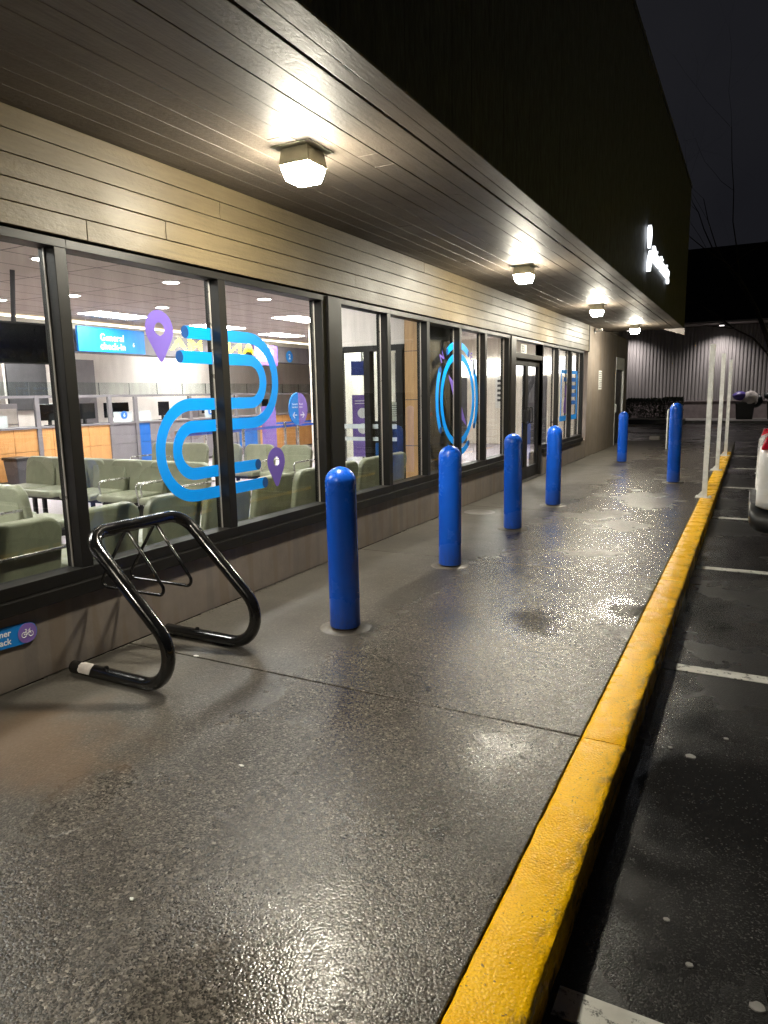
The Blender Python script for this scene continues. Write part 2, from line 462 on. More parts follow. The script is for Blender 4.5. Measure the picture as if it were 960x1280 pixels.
# ------------------------------------------------------------------ mesh builder
class MB:
    def __init__(s): s.v, s.f, s.mi = [], [], []
    def add(s, vs, fs, mi=0):
        o = len(s.v); s.v += [tuple(v) for v in vs]
        s.f += [tuple(i + o for i in f) for f in fs]; s.mi += [mi] * len(fs)
        return s
    def box(s, x0, x1, y0, y1, z0, z1, mi=0):
        return s.add([(x0, y0, z0), (x1, y0, z0), (x1, y1, z0), (x0, y1, z0), (x0, y0, z1), (x1, y0, z1), (x1, y1, z1), (x0, y1, z1)],
                     [(0, 3, 2, 1), (4, 5, 6, 7), (0, 1, 5, 4), (1, 2, 6, 5), (2, 3, 7, 6), (3, 0, 4, 7)], mi)
    def frustum(s, cx, cy, a0, b0, z0, a1, b1, z1, mi=0):
        return s.add([(cx + sx * a, cy + sy * b, z) for a, b, z in ((a0, b0, z0), (a1, b1, z1)) for sx, sy in ((-1, -1), (1, -1), (1, 1), (-1, 1))],
                     [(0, 3, 2, 1), (4, 5, 6, 7), (0, 1, 5, 4), (1, 2, 6, 5), (2, 3, 7, 6), (3, 0, 4, 7)], mi)
    def lathe(s, prof, cx=0, cy=0, n=32, mi=0):
        vs = []; fs = []
        for r, z in prof:
            for i in range(n):
                a = 2 * math.pi * i / n
                vs.append((cx + r * math.cos(a), cy + r * math.sin(a), z))
        k = len(prof)
        for j in range(k - 1):
            for i in range(n):
                fs.append((j * n + i, j * n + (i + 1) % n, (j + 1) * n + (i + 1) % n, (j + 1) * n + i))
        fs.append(tuple(range(n))[::-1]); fs.append(tuple((k - 1) * n + i for i in range(n)))
        return s.add(vs, fs, mi)
    def tube(s, pts, r, n=12, mi=0, closed=False):
        pts = [Vector(p) for p in pts]; k = len(pts)
        rs = r if isinstance(r, (list, tuple)) else [r] * k
        prev = None; vs = []; fs = []
        for i, p in enumerate(pts):
            if closed: t = pts[(i + 1) % k] - pts[i - 1]
            else: t = (pts[min(i + 1, k - 1)] - pts[max(i - 1, 0)])
            t.normalize()
            if prev is None:
                a = Vector((0, 0, 1)) if abs(t.z) < .9 else Vector((1, 0, 0))
                u = t.cross(a).normalized()
            else:
                u = (prev - t * prev.dot(t)).normalized()
            prev = u; w_ = t.cross(u)
            for j in range(n):
                a = 2 * math.pi * j / n
                vs.append(p + (u * math.cos(a) + w_ * math.sin(a)) * rs[i])
        for i in range(k if closed else k - 1):
            for j in range(n):
                i2 = (i + 1) % k
                fs.append((i * n + j, i * n + (j + 1) % n, i2 * n + (j + 1) % n, i2 * n + j))
        if not closed:
            fs.append(tuple(range(n))[::-1]); fs.append(tuple((k - 1) * n + j for j in range(n)))
        return s.add(vs, fs, mi)
    def prism(s, poly, ax, a, b, mi=0):
        # poly in the two other axes, extruded along ax from a to b
        def P(u, v, t):
            return {'x': (t, u, v), 'y': (u, t, v), 'z': (u, v, t)}[ax]
        k = len(poly)
        vs = [P(u, v, a) for u, v in poly] + [P(u, v, b) for u, v in poly]
        fs = [tuple(range(k))[::-1], tuple(range(k, 2 * k))] + [(i, (i + 1) % k, (i + 1) % k + k, i + k) for i in range(k)]
        return s.add(vs, fs, mi)
    def ribbon(s, path, wid, x0, x1, mi=0):
        # band of constant width following a (y,z) path, as a thin film between x0 and x1
        k = len(path); L_, R_ = [], []
        for i, (y, z) in enumerate(path):
            a = path[max(i - 1, 0)]; b = path[min(i + 1, k - 1)]
            dy, dz = b[0] - a[0], b[1] - a[1]; d = math.hypot(dy, dz) or 1
            L_.append((y - dz / d * wid / 2, z + dy / d * wid / 2)); R_.append((y + dz / d * wid / 2, z - dy / d * wid / 2))
        vs = [(x0, *p) for p in L_] + [(x0, *p) for p in R_] + [(x1, *p) for p in L_] + [(x1, *p) for p in R_]
        fs = []
        for i in range(k - 1):
            l, r_, L2, R2 = i, k + i, 2 * k + i, 3 * k + i
            fs += [(L2, R2, R2 + 1, L2 + 1), (l, l + 1, r_ + 1, r_), (l, L2, L2 + 1, l + 1), (r_, r_ + 1, R2 + 1, R2)]
        fs += [(0, k, 3 * k, 2 * k), (k - 1, 3 * k - 1, 4 * k - 1, 2 * k - 1)]
        return s.add(vs, fs, mi)
    def xf(s, mtx):
        s.v = [tuple(mtx @ Vector(v)) for v in s.v]; return s
    def build(s, name, m_, parent=None, smooth=None, bev=0.0, sub=0, seg=2):
        me = bpy.data.meshes.new(name)
        me.from_pydata(s.v, [], s.f)
        for q in (m_ if isinstance(m_, (list, tuple)) else [m_]): me.materials.append(q)
        if isinstance(m_, (list, tuple)):
            for p, i in zip(me.polygons, s.mi): p.material_index = i
        import bmesh
        bm = bmesh.new(); bm.from_mesh(me); bmesh.ops.recalc_face_normals(bm, faces=bm.faces); bm.to_mesh(me); bm.free()
        if smooth is not None:
            me.shade_smooth()
            me.set_sharp_from_angle(angle=R(smooth))
        o = bpy.data.objects.new(name, me)
        col.objects.link(o)
        if parent: o.parent = parent
        if bev:
            b = o.modifiers.new("edge", 'BEVEL'); b.width = bev; b.segments = seg; b.limit_method = 'ANGLE'; b.angle_limit = R(40)
        if sub:
            b = o.modifiers.new("round", 'SUBSURF'); b.levels = sub; b.render_levels = sub
        return o

def tag(o, label=None, cat=None, group=None, kind=None):
    if label: o["label"] = label
    if cat: o["category"] = cat
    if group: o["group"] = group
    if kind: o["kind"] = kind
    return o

def empty(name, loc, label, cat, group=None, rz=0.0):
    o = bpy.data.objects.new(name, None)
    col.objects.link(o)
    o.location = loc; o.rotation_euler = (0, 0, rz); o.empty_display_size = 0.1
    return tag(o, label, cat, group)

def copy_tree(o, parent=None):
    c = o.copy(); col.objects.link(c)
    if parent: c.parent = parent
    for ch in list(o.children): copy_tree(ch, c)
    return c

def text(name, body, size, loc, m_, parent=None, ext=0.002, align='LEFT', bold=0.0, rot=(R(90), 0, R(90)), spacing=1.0, line=1.0):
    cu = bpy.data.curves.new(name, 'FONT')
    cu.body = body; cu.size = size; cu.extrude = ext; cu.align_x = align; cu.offset = bold
    cu.space_character = spacing; cu.space_line = line; cu.resolution_u = 3
    tmp = bpy.data.objects.new(name, cu); col.objects.link(tmp)
    dg = bpy.context.evaluated_depsgraph_get()
    me = bpy.data.meshes.new_from_object(tmp.evaluated_get(dg))
    bpy.data.objects.remove(tmp); bpy.data.curves.remove(cu)
    me.materials.clear(); me.materials.append(m_)
    o = bpy.data.objects.new(name, me); col.objects.link(o)
    o.location = loc; o.rotation_euler = rot
    if parent: o.parent = parent
    return o

def arc(cy_, cz, r, a0, a1, n=24):
    return [(cy_ + r * math.cos(R(a0 + (a1 - a0) * i / n)), cz + r * math.sin(R(a0 + (a1 - a0) * i / n))) for i in range(n + 1)]

def disc(cy_, cz, ry, rz=None, n=28):
    rz = rz or ry
    return [(cy_ + ry * math.cos(2 * math.pi * i / n), cz + rz * math.sin(2 * math.pi * i / n)) for i in range(n)]

def fillet(pts, rad, n=8):
    out = [Vector(pts[0])]
    for i in range(1, len(pts) - 1):
        a, b, c = Vector(pts[i - 1]), Vector(pts[i]), Vector(pts[i + 1])
        r = rad[i - 1] if isinstance(rad, (list, tuple)) else rad
        u = (a - b).normalized(); v = (c - b).normalized()
        th = u.angle(v)
        t = r / math.tan(th / 2)
        ctr = b + (u + v).normalized() * (r / math.sin(th / 2))
        p0 = b + u * t; p1 = b + v * t
        e0 = (p0 - ctr); e1 = (p1 - ctr); tot = e0.angle(e1); axis = e0.cross(e1).normalized()
        for k in range(n + 1):
            out.append(ctr + Matrix.Rotation(tot * k / n, 3, axis) @ e0)
    out.append(Vector(pts[-1]))
    return out

ORD = ["first", "second", "third", "fourth", "fifth", "sixth", "seventh", "eighth", "ninth", "tenth"]

# ================================================================== GROUND
b = MB(); b.box(-120, 140, -80, 180, -0.6, -0.13)
tag(b.build("parking_lot", M["asphalt"]), kind="structure")

b = MB(); b.box(0.0, 2.775, -7.2, 21.95, -0.128, -0.02)
tag(b.build("sidewalk_bed", M["gap"]), kind="structure")
b = MB()
ys = [-5.82 + 2.915 * i for i in range(0, 11)]
for i in range(len(ys) - 1):
    b.box(0.012, 2.781, ys[i] + 0.0055, min(ys[i + 1], 22.0) - 0.0055, -0.1, 0.0)
tag(b.build("sidewalk", M["sidewalk"], bev=0.004), kind="structure")
b = MB()
ks = [-5.82 + 2.915 * i for i in range(0, 9)] + [18.65]
for i in range(len(ks) - 1):
    n = int((ks[i + 1] - ks[i]) / 0.05); sec = []
    for j in range(n + 1):
        y = ks[i] + 0.003 + (ks[i + 1] - ks[i] - 0.006) * j / n
        g = lambda q: random.gauss(0, q)
        endz = -0.006 if j in (0, n) else 0
        sec.append([(2.784, y, -0.3), (2.784 + g(.0008), y, -0.012), (2.789 + g(.0015), y, -0.002 + g(.001) + endz), (2.80, y, 0.002 + g(.0008) + endz), (2.875, y, 0.003 + g(.0008) + endz),
                    (2.952, y, 0.002 + g(.0008) + endz), (2.966 + g(.0015), y, -0.001 + g(.001) + endz), (2.971 + g(.002), y, -0.008 + g(.002)), (2.973 + g(.0015), y, -0.05), (2.972, y, -0.3)])
    m_ = len(sec[0]); vs = [p for q in sec for p in q]
    fs = [(a * m_ + k, a * m_ + (k + 1) % m_, (a + 1) * m_ + (k + 1) % m_, (a + 1) * m_ + k) for a in range(n) for k in range(m_)]
    fs += [tuple(range(m_))[::-1], tuple(n * m_ + k for k in range(m_))]
    b.add(vs, fs)
tag(b.build("kerb", M["kerb"], smooth=55), kind="structure")
b = MB(); b.box(2.784, 2.968, 18.653, 22.0, -0.3, 0.001); b.box(0.0, 2.968, 22.003, 22.15, -0.3, 0.001)
tag(b.build("plain_kerb", M["concrete"], bev=0.014), kind="structure")

b = MB()
for y in (1.66, 4.28, 6.9, 9.74, 12.84, 16.0, 19.0):
    b.box(2.99, 8.2, y - 0.05, y + 0.05, -0.2, -0.126)
tag(b.build("parking_lines", M["line"]), kind="structure")

# manhole-like round cover in the walk
o = MB().lathe([(0.2, -0.01), (0.2, 0.003), (0.17, 0.004), (0.165, 0.002), (0.0, 0.002)], 0, 0, 32).build("cleanout_cover", M["concrete"], smooth=30)
o.location = (0.36, 8.3, 0); tag(o, "round pale cleanout cover set flush in the walk by the wall", "cover")

gums = [(3.213, 3.198, 0.022, "pale round gum spot on the black asphalt beside the kerb joint"),
        (3.124, 3.244, 0.010, "tiny pale gum fleck nearest the kerb on wet asphalt"),
        (3.225, 2.103, 0.009, "small pale gum fleck on asphalt midway down the near stall"),
        (3.303, 1.946, 0.010, "small pale gum fleck just above the near painted line"),
        (3.35, 3.444, 0.011, "thin pale gum fleck on asphalt right of the largest gum spot"),
        (3.475, 1.876, 0.02, "pale gum spot low at the right edge of the asphalt")]
for x, y, r, lab in gums:
    n = 14
    poly = [(r * (1 + random.uniform(-.18, .18)) * math.cos(2 * math.pi * i / n), r * .8 * (1 + random.uniform(-.18, .18)) * math.sin(2 * math.pi * i / n)) for i in range(n)]
    o = MB().prism(poly, 'z', -0.02, 0.0025).build("gum_spot", M["gum"]); o.location = (x, y, -0.128)
    tag(o, lab, "gum spot", "gum spots on the asphalt")
for x, y, r, lab in [(1.59, 2.068, .012, "small white litter scrap on the open wet walk"), (1.787, 1.307, .011, "white litter scrap at the near end of the walk"), (0.55, 2.93, .022, "white litter scrap on the joint beside the bike rack foot")]:
    poly = [(r * (1 + random.uniform(-.4, .3)) * math.cos(2 * math.pi * i / 7), r * .5 * math.sin(2 * math.pi * i / 7)) for i in range(7)]
    o = MB().prism(poly, 'z', 0.001, 0.004).build("litter_scrap", M["paper"]); o.location = (x, y, 0.001)
    tag(o, lab, "litter", "litter scraps on the walk")

b = MB()
for _ in range(420):
    x = 2.985 + abs(random.gauss(0, .12)) if random.random() < .7 else random.uniform(3.0, 5.5)
    y = random.uniform(0.8, 14); r = random.uniform(.0015, .0045)
    b.add([(x + r * random.uniform(.6, 1.2) * math.cos(a), y + r * random.uniform(.6, 1.2) * math.sin(a), -.131) for a in (0, 1.3, 2.6, 3.9, 5.2)] + [(x, y, -.129 + r * .8)], [(k, (k + 1) % 5, 5) for k in range(5)])
tag(b.build("gutter_grit", mat("pale_grit", (0.16, 0.15, 0.135), .7, var=.4, vscale=50)), kind="stuff")
b = MB()
for _ in range(260):
    x = 0.014 + abs(random.gauss(0, .018)); y = random.uniform(1.2, 16); r = random.uniform(.002, .006)
    b.add([(x + r * random.uniform(.6, 1.4) * math.cos(a), y + 1.6 * r * random.uniform(.6, 1.4) * math.sin(a), -.001) for a in (0, 1.3, 2.6, 3.9, 5.2)] + [(x, y, r * .7)], [(k, (k + 1) % 5, 5) for k in range(5)])
tag(b.build("dirt", mat("dark_grit", (0.035, 0.03, 0.024), .8, var=.4, vscale=50)), kind="stuff")

# ================================================================== MAIN BUILDING
bld = empty("clinic_building", (0, 0, 0), "long low building with lit front windows, gold wood siding and deep dark canopy", "building")
HD, SB, GT, GB = 2.362, 0.40, 2.315, 0.545   # head, sill bottom, glass top, glass bottom
Y0, Y1 = -6.0, 16.3
WT = 0.26
b = MB(); b.box(-WT, 0.0, Y0, 10.57, 0.0, SB); b.box(-WT, 0.0, 12.65, Y1, 0.0, SB)
b.build("base_wall", M["wall"], bld)
b = MB(); b.box(-WT, 0.01, 16.3, 19.95, 0.0, 2.945); b.box(-WT, 0.01, 21.3, 21.85, 0.0, 2.945); b.box(-WT, 0.01, 19.95, 21.3, 2.4, 2.945)
b.box(-12.2, -WT, 21.6, 21.85, 0, 5.5)
b.build("end_wall", M["wall"], bld, bev=0.004)
b = MB(); b.box(-WT, -0.05, Y0, Y1, HD + 0.002, 2.945)
b.build("header_wall", M["bronze"], bld)
# siding boards
b = MB()
zb = [2.372 + 0.1146 * i for i in range(6)]
for i in range(5):
    cuts = [Y0] + sorted(random.uniform(Y0 + 1, Y1 - 1) for _ in range(3)) + [Y1]
    if i == 3: cuts = [Y0, 0.6, 3.99, 9.7, Y1]
    if i == 4: cuts = [Y0, 1.2, 7.4, 12.2, Y1]
    for a, c in zip(cuts[:-1], cuts[1:]):
        b.box(-0.048, 0.022 + random.uniform(-.0015, .0015), a + 0.0015, c - 0.0015, zb[i] + 0.0022, zb[i + 1] - 0.0022)
b.build("wood_siding", M["siding"], bld, bev=0.003)
b = MB(); b.box(-0.048, 0.03, 16.303, 16.36, 2.36, 2.944)
b.build("corner_trim", M["bronze"], bld)
# soffit boards
b = MB()
xb = [-0.02] + [0.055 + 0.1503 * i for i in range(0, 11)]
for i in range(len(xb) - 1):
    cuts = [Y0] + sorted(random.uniform(Y0, 18.4) for _ in range(4)) + [18.52]
    for a, c in zip(cuts[:-1], cuts[1:]):
        z = 2.945 + random.uniform(-.0015, .0015)
        b.box(xb[i] + 0.0018, xb[i + 1] - 0.0018, a + 0.001, c - 0.001, z, z + 0.03)
b.build("soffit", M["soffit"], bld, bev=0.003)
b = MB(); b.box(1.575, 1.665, Y0, 18.52, 2.943, 2.98); b.box(1.668, 1.78, Y0, 18.52, 2.941, 2.98)
b.build("soffit_edge_board", M["soffit"], bld, bev=0.004)
b = MB(); b.box(-0.3, 1.77, Y0, 18.515, 2.982, 3.2)
b.build("canopy_deck", M["darkwall"], bld)
# fascia: upright ribs
b = MB(); b.box(1.70, 1.775, Y0, 18.6, 2.983, 6.08)
yy = Y0
while yy < 18.55:
    b.box(1.7752, 1.783 + random.uniform(-.0006, .0006), yy, min(18.6, yy + 0.2985), 2.945, 6.1); yy += 0.3
b.box(-3, 1.70, 18.52, 18.6, 3.0, 6.08)
b.box(1.69, 1.80, Y0, 18.61, 6.1, 6.16)
b.build("fascia", M["fascia"], bld, bev=0.003)
b = MB(); b.prism([(1.30, 2.94), (1.80, 2.94), (1.80, 2.78)], 'y', 18.53, 18.61)
b.build("canopy_bracket", M["flash"], bld)
b = MB(); b.box(-12.2, -0.3, Y0, 21.6, 3.3, 3.4)
b.build("roof", M["darkwall"], bld)

# windows: bays listed by the right edges of their uprights
STW = 0.075; FX = 0.0; GX = -0.09
bays = [(-3.84, -2.53), (-2.53, -1.22), (-1.22, 0.09), (0.09, 1.405), (1.405, 2.724), (2.724, 4.03), (4.03, 5.29 + STW),
        (5.59, 6.6), (6.6, 7.59), (7.59, 8.6), (8.6, 9.572), (9.572, 10.57 + STW),
        (12.575, 13.72), (13.72, 14.83), (14.83, 15.94)]
bay_labels = {4: "window bay at the left edge, beside the bike sign", 5: "window bay with the loop starts", 6: "window bay left of the first black column",
              7: "window bay right of the first black column", 8: "window bay in front of the golden pilaster", 9: "window bay with the shade-toned pilaster front behind it"}
for i, (ya, yb) in enumerate(bays):
    last = i in (6, 11, 14)
    b = MB()
    if i in (0, 7, 12): b.box(-0.13, FX, ya - 0.06, ya, GB, GT, 0)
    r1 = yb
    b.box(-0.13, FX, r1 - STW, r1, GB, GT, 0)                                      # upright
    b.box(-0.13, FX + 0.003, ya, r1, GT, HD, 0)                                    # head
    b.box(-0.13, FX + 0.003, ya, r1, 0.475, GB, 0)                                 # sill upper
    b.box(-0.13, FX + 0.035, ya, r1, SB, 0.4728, 0)                                # sill lower, projecting
    b.box(GX + 0.001, GX + 0.014, r1 - STW - 0.006, r1 - STW - 0.0005, GB, GT, 1)   # bright glazing bead
    fr = b.build("window", [M["bronze"], M["bead"]], bld, bev=0.0025)
    g = MB(); g.box(GX - 0.006, GX, ya, r1 - STW - 0.001, GB + 0.001, GT - 0.001)
    g.build("pane", M["glass"], fr)
# columns
b = MB(); b.box(-0.14, 0.02, 5.29 + STW + 0.001, 5.59 - 0.001, SB + 0.002, HD - 0.001)
b.build("column", M["bronze"], bld, bev=0.004)
b = MB(); b.box(-0.14, 0.02, 10.57 + STW + 0.001, 10.895, 0.002, HD - 0.001)
b.build("column", M["bronze_light"], bld, bev=0.004)
# entrance doors and transom
b = MB()
b.box(-0.13, 0.0, 10.897, 10.95, 0.002, HD); b.box(-0.13, 0.0, 12.515, 12.572, 0.002, HD)
b.box(-0.13, 0.0, 10.95, 12.515, 2.04, 2.12); b.box(-0.13, 0.0, 10.95, 12.515, 2.318, HD); b.box(-0.13, 0.03, 10.9, 12.57, 0.002, 0.016)
df = b.build("door_frame", M["bronze_light"], bld, bev=0.003)
MB().box(-0.07, -0.064, 10.95, 12.515, 2.12, 2.318).build("transom_pane", M["glass"], df)
dn = MB(); dn.box(-0.0635, -0.0615, 11.41, 11.72, 2.135, 2.275)
dno = dn.build("number_plate", M["paper"], df)
text("number_lettering", "331", 0.15, (-0.0605, 11.435, 2.155), M["darkletter"], df, 0.0004, bold=0.002)
for ya, yb, hy in ((10.954, 11.73, 11.64), (11.736, 12.511, 11.82)):
    b = MB()
    b.box(-0.1, -0.05, ya, ya + 0.07, 0.02, 2.035); b.box(-0.1, -0.05, yb - 0.07, yb, 0.02, 2.035)
    b.box(-0.1, -0.05, ya + 0.07, yb - 0.07, 0.02, 0.22); b.box(-0.1, -0.05, ya + 0.07, yb - 0.07, 1.93, 2.035)
    d = b.build("glass_door", M["bronze"], bld, bev=0.003)
    MB().box(-0.078, -0.072, ya + 0.0705, yb - 0.0705, 0.2205, 1.9295).build("pane", M["glass"], d)
    b = MB(); b.box(-0.05, -0.02, hy - 0.09, hy + 0.09, 1.0, 1.2); b.tube(fillet([(-0.03, hy, .98), (0.03, hy, .98), (0.03, hy, 1.24), (-0.03, hy, 1.24)], .02), .012, 10)
    b.build("handle", M["blackm"], d, bev=0.003)
# steel side door in the end wall
b = MB(); b.box(-0.1, 0.016, 19.953, 20.01, 0.002, 2.39); b.box(-0.1, 0.016, 21.24, 21.297, 0.002, 2.39); b.box(-0.1, 0.016, 20.01, 21.24, 2.06, 2.39)
b.build("side_door_frame", M["galv"], bld, bev=0.003)
b = MB(); b.box(-0.09, -0.03, 20.013, 21.237, 0.012, 2.057)
sd = b.build("side_door", M["blackm"], bld)
MB().box(-0.03, 0.03, 20.06, 20.15, .9, 1.12).build("handle", M["galv"], sd, bev=0.01)

# ------------------------------------------------------------------ interior shell (parts of the building)
CZ = 3.05
b = MB(); b.box(-12.0, -WT - 0.002, Y0, 21.59, -0.05, -0.004)
b.build("interior_floor", M["carpet"], bld)
b = MB(); b.box(-12.0, -WT - 0.002, Y0, 21.59, CZ, CZ + 0.05)
b.build("interior_ceiling", M["tiles"], bld)
b = MB(); b.box(-12.1, -11.6, Y0, 9.6, 0, CZ - 0.002); b.box(-11.0, -10.8, 9.6, 21.58, 0, CZ - 0.002)
b.build("back_wall", M["white"], bld)
b = MB(); b.box(-12.1, -0.27, Y0 - 0.1, Y0, 0, CZ)
b.build("office_end_wall", M["white"], bld)
b = MB(); b.box(-11.6, -11.5, 5.2, 9.2, 0.8, 2.1); b.box(-11.55, -11.45, -2, 4.6, 0.8, 2.3)
wn = b.build("office_window", M["dgrey"], bld)
b = MB(); b.box(-10.79, -10.74, 9.65, 10.6, 1.3, 2.4)
b.build("office_window", M["dgrey"], bld)
b = MB(); b.box(-10.79, -10.6, 10.95, 11.8, 0.0, 2.43)
b.build("office_column", M["grey"], bld)
# bulkhead above the counter with its lit cove
b = MB(); b.box(-8.75, -8.3, Y0, 20, 2.43, 2.86)
b.build("bulkhead", M["grey"], bld)
b = MB(); b.box(-8.9, -8.42, Y0, 20, 2.862, 2.985)
b.build("cove_face", M["cream"], bld)
b = MB(); b.box(-8.85, -8.6, Y0, 20, 2.99, 3.02)
b.build("cove_light", M["cove"], bld)
# vestibule partition: white over, dark frame under, golden pilaster
b = MB(); b.box(-1.62, -0.56, 8.06, 8.16, 2.125, CZ - 0.002)
b.build("partition_wall", M["white"], bld)
b = MB(); b.box(-1.62, -0.56, 8.04, 8.18, 2.05, 2.122)
for x in (-1.55, -1.1, -0.63): b.box(x - 0.045, x + 0.045, 8.05, 8.17, 0.0, 2.05)
pf = b.build("partition_frame", M["bronze"], bld)
MB().box(-1.5, -0.68, 8.1, 8.106, 0.01, 2.045).build("pane", M["iglass"], pf)
b = MB(); b.box(-1.505, -0.675, 8.092, 8.098, 1.06, 1.12); b.box(-1.505, -0.675, 8.092, 8.098, 0.9, 0.95)
b.build("safety_strip", M["frost"], pf)
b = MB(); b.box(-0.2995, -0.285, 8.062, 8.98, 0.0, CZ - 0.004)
b.build("shaded_front", panel_wood("shaded_pilaster_wood", (0.1, 0.075, 0.05)), bld)  # pilaster's front face, its shade put into a darker wood colour
b = MB(); b.box(-0.55, -0.30, 8.05, 8.98, 0.0, CZ - 0.003)
pl_ = b.build("wood_pilaster", M["pilaster"], bld)
for z in (0.85, 1.43, 2.03):
    MB().box(-0.5515, -0.2835, 8.0485, 8.9815, z - 0.004, z + 0.004).build("panel_seam", M["dgrey"], pl_)
b = MB(); b.box(-0.75, -0.62, 9.62, 9.74, 0, 2.4); b.box(-0.9, -0.78, 9.0, 9.1, 0, 2.4)
b.build("lobby_post", M["bronze"], bld)
# lobby far end
b = MB(); b.box(-5.3, -0.27, 19.9, 20.0, 0, CZ - 0.002); b.box(-5.4, -5.3, 13.2, 20.0, 0, CZ - 0.002)
b.build("lobby_wall", M["cream"], bld)
for xa, xb_ in ((-2.55, -1.85), (-4.6, -4.25)): MB().box(xa, xb_, 19.85, 19.899, 0.0, 1.95).build("lobby_door", M["dgrey"], bld)
b = MB(); b.box(-5.0, -1.0, 19.80, 19.86, 1.99, 2.45)
b.build("lit_transom", M["whitelit"], bld)
for x in (-4.0, -3.0, -2.0): MB().box(x - .025, x + .025, 19.79, 19.798, 1.99, 2.45).build("transom_bar", M["bronze"], bld)
for (x, y) in ((-5.295, 14.2), (-5.295, 15.6), (-5.295, 17.2)):
    MB().box(x, x + 0.04, y, y + 0.28, 0.0, 2.6).build("lobby_upright", M["dgrey"], bld)

# ================================================================== SOFFIT LAMPS
def lamp(y, lab):
    t = empty("soffit_lamp", (0.9, y, 2.945), lab, "lamp", "square lamps under the canopy")
    MB().box(-0.135, 0.135, -0.135, 0.135, -0.006, -0.001).build("mounting_plate", M["lampbody"], t)
    b = MB(); b.frustum(0, 0, 0.092, 0.092, -0.007, 0.104, 0.104, -0.1)
    b.build("housing", M["lampbody"], t, bev=0.003)
    b = MB(); b.frustum(0, 0, 0.1035, 0.1035, -0.1005, 0.079, 0.079, -0.188)
    b.mi = [1 if max(b.v[i][2] for i in f) < -0.15 else 0 for f in b.f]      # the bottom glows brighter than the sides
    b.build("lens", [M["lens_side"], M["lens"]], t, bev=0.016, seg=3)
    return t
lamp(-0.85, "square canopy lamp over the near end of the walk, out of the picture above")
lamp(3.72, "largest square canopy lamp, above the bollard nearest the bike rack")
lamp(8.28, "second square canopy lamp, above the third blue bollard")
lamp(12.6, "third square canopy lamp, above the entrance doors")
lamp(16.92, "farthest square canopy lamp, above the bare end wall")

# interior light panels and downlights
tro = [(-7.25, 6.6, "recessed light panel behind the hanging television"), (-7.25, 9.55, "recessed light panel above the general check-in sign"),
       (-4.9, 12.2, "recessed light panel nearest the first black column"), (-7.4, 15.0, "recessed light panel deep above the purple check-in sign"),
       (-7.25, 12.4, "recessed light panel hidden partly by the blue loops"), (-4.9, 15.2, "recessed light panel over the queue belts"),
       (-5.0, 1.5, "recessed light panel over the waiting room's near end"), (-2.2, 12.6, "recessed light panel over the lobby behind the doors"), (-2.2, 16.4, "recessed light panel at the lobby's far end"),
       (-2.0, 2.0, "recessed light panel above the row of chairs at the window"), (-2.0, 6.3, "added light panel, out of view, brightening the chairs by the vestibule glass"), (-9.8, 9.5, "recessed light panel above the staff side of the counter"), (-9.8, 14.5, "recessed light panel above the far staff desks")]  # panel by the vestibule glass is added to brighten partition and chairs
for x, y, lab in tro:
    t = empty("light_panel", (x, y, CZ), lab, "ceiling light", "recessed light panels")
    MB().box(-0.33, 0.33, -0.63, 0.63, -0.008, -0.001).build("frame", M["white"], t)
    MB().box(-0.29, 0.29, -0.59, 0.59, -0.013, -0.0085).build("diffuser", M["troffer"], t)
dl = [(-3.7, 5.4, "downlight at the left edge window, above the television"), (-3.7, 7.35, "downlight in the middle of the second window"), (-3.7, 9.4, "downlight just right of the second window upright"),
      (-5.76, 7.43, "downlight just right of the first window upright"), (-5.75, 9.23, "downlight above the upper purple pin"), (-3.7, 11.4, "downlight nearest the first black column")]
for x, y, lab in dl:
    t = empty("downlight", (x, y, CZ), lab, "downlight", "round downlights in the ceiling")
    MB().lathe([(0.135, -0.001), (0.135, -0.008), (0.105, -0.01), (0.105, -0.001)]).build("trim_ring", M["white"], t)
    MB().lathe([(0.103, -0.003), (0.103, -0.009), (0.0, -0.012)]).build("lens", M["downlight"], t, smooth=30)

# ================================================================== BOLLARDS
bl = [(1.085, 3.752, 1.055, "blue bollard nearest the camera, beside the bike rack"), (1.075, 5.575, 1.06, "second blue bollard from the bike rack, before the compass graphic"),
      (1.075, 7.405, 1.06, "third blue bollard from the bike rack, left of the doors"), (1.07, 9.19, 1.055, "fourth blue bollard from the bike rack, in front of the doors"),
      (0.965, 15.38, 1.055, "small far blue bollard beside the steel side door"), (2.28, 12.18, 1.285, "tall blue bollard standing alone near the kerb posts")]
def make_bollard(h):
    t = empty("bollard", (0, 0, 0), "", "bollard", "blue bollards along the walk")
    r = 0.0985
    prof = [(r - 0.006, 0.016), (r, 0.02), (r, h - 0.105)] + [(r * math.cos(R(a)), h - 0.098 + 0.098 * math.sin(R(a))) for a in range(6, 90, 7)] + [(0.001, h)]
    MB().lathe(prof, n=48).build("sleeve", M["blue"], t, smooth=50)
    MB().lathe([(0.083, 0.0), (0.083, 0.05)], n=32).build("pipe", M["pipe"], t, smooth=40)
    rim_ = [(0.0, 0.0)]
    MB().lathe([(0.172, -0.004), (0.166, 0.0025), (0.084, 0.0045)], n=32).build("footing", M["footing"], t, smooth=50)
    return t
p1 = make_bollard(1.057); p2 = None
for i, (x, y, h, lab) in enumerate(bl):
    if i == 0: o = p1
    elif i == 5: o = make_bollard(h)
    else: o = copy_tree(p1)
    o.location = (x, y, 0); o.rotation_euler = (R(random.uniform(-.5, .5)), R(random.uniform(-.5, .5)), random.random() * 6)
    o["label"] = lab

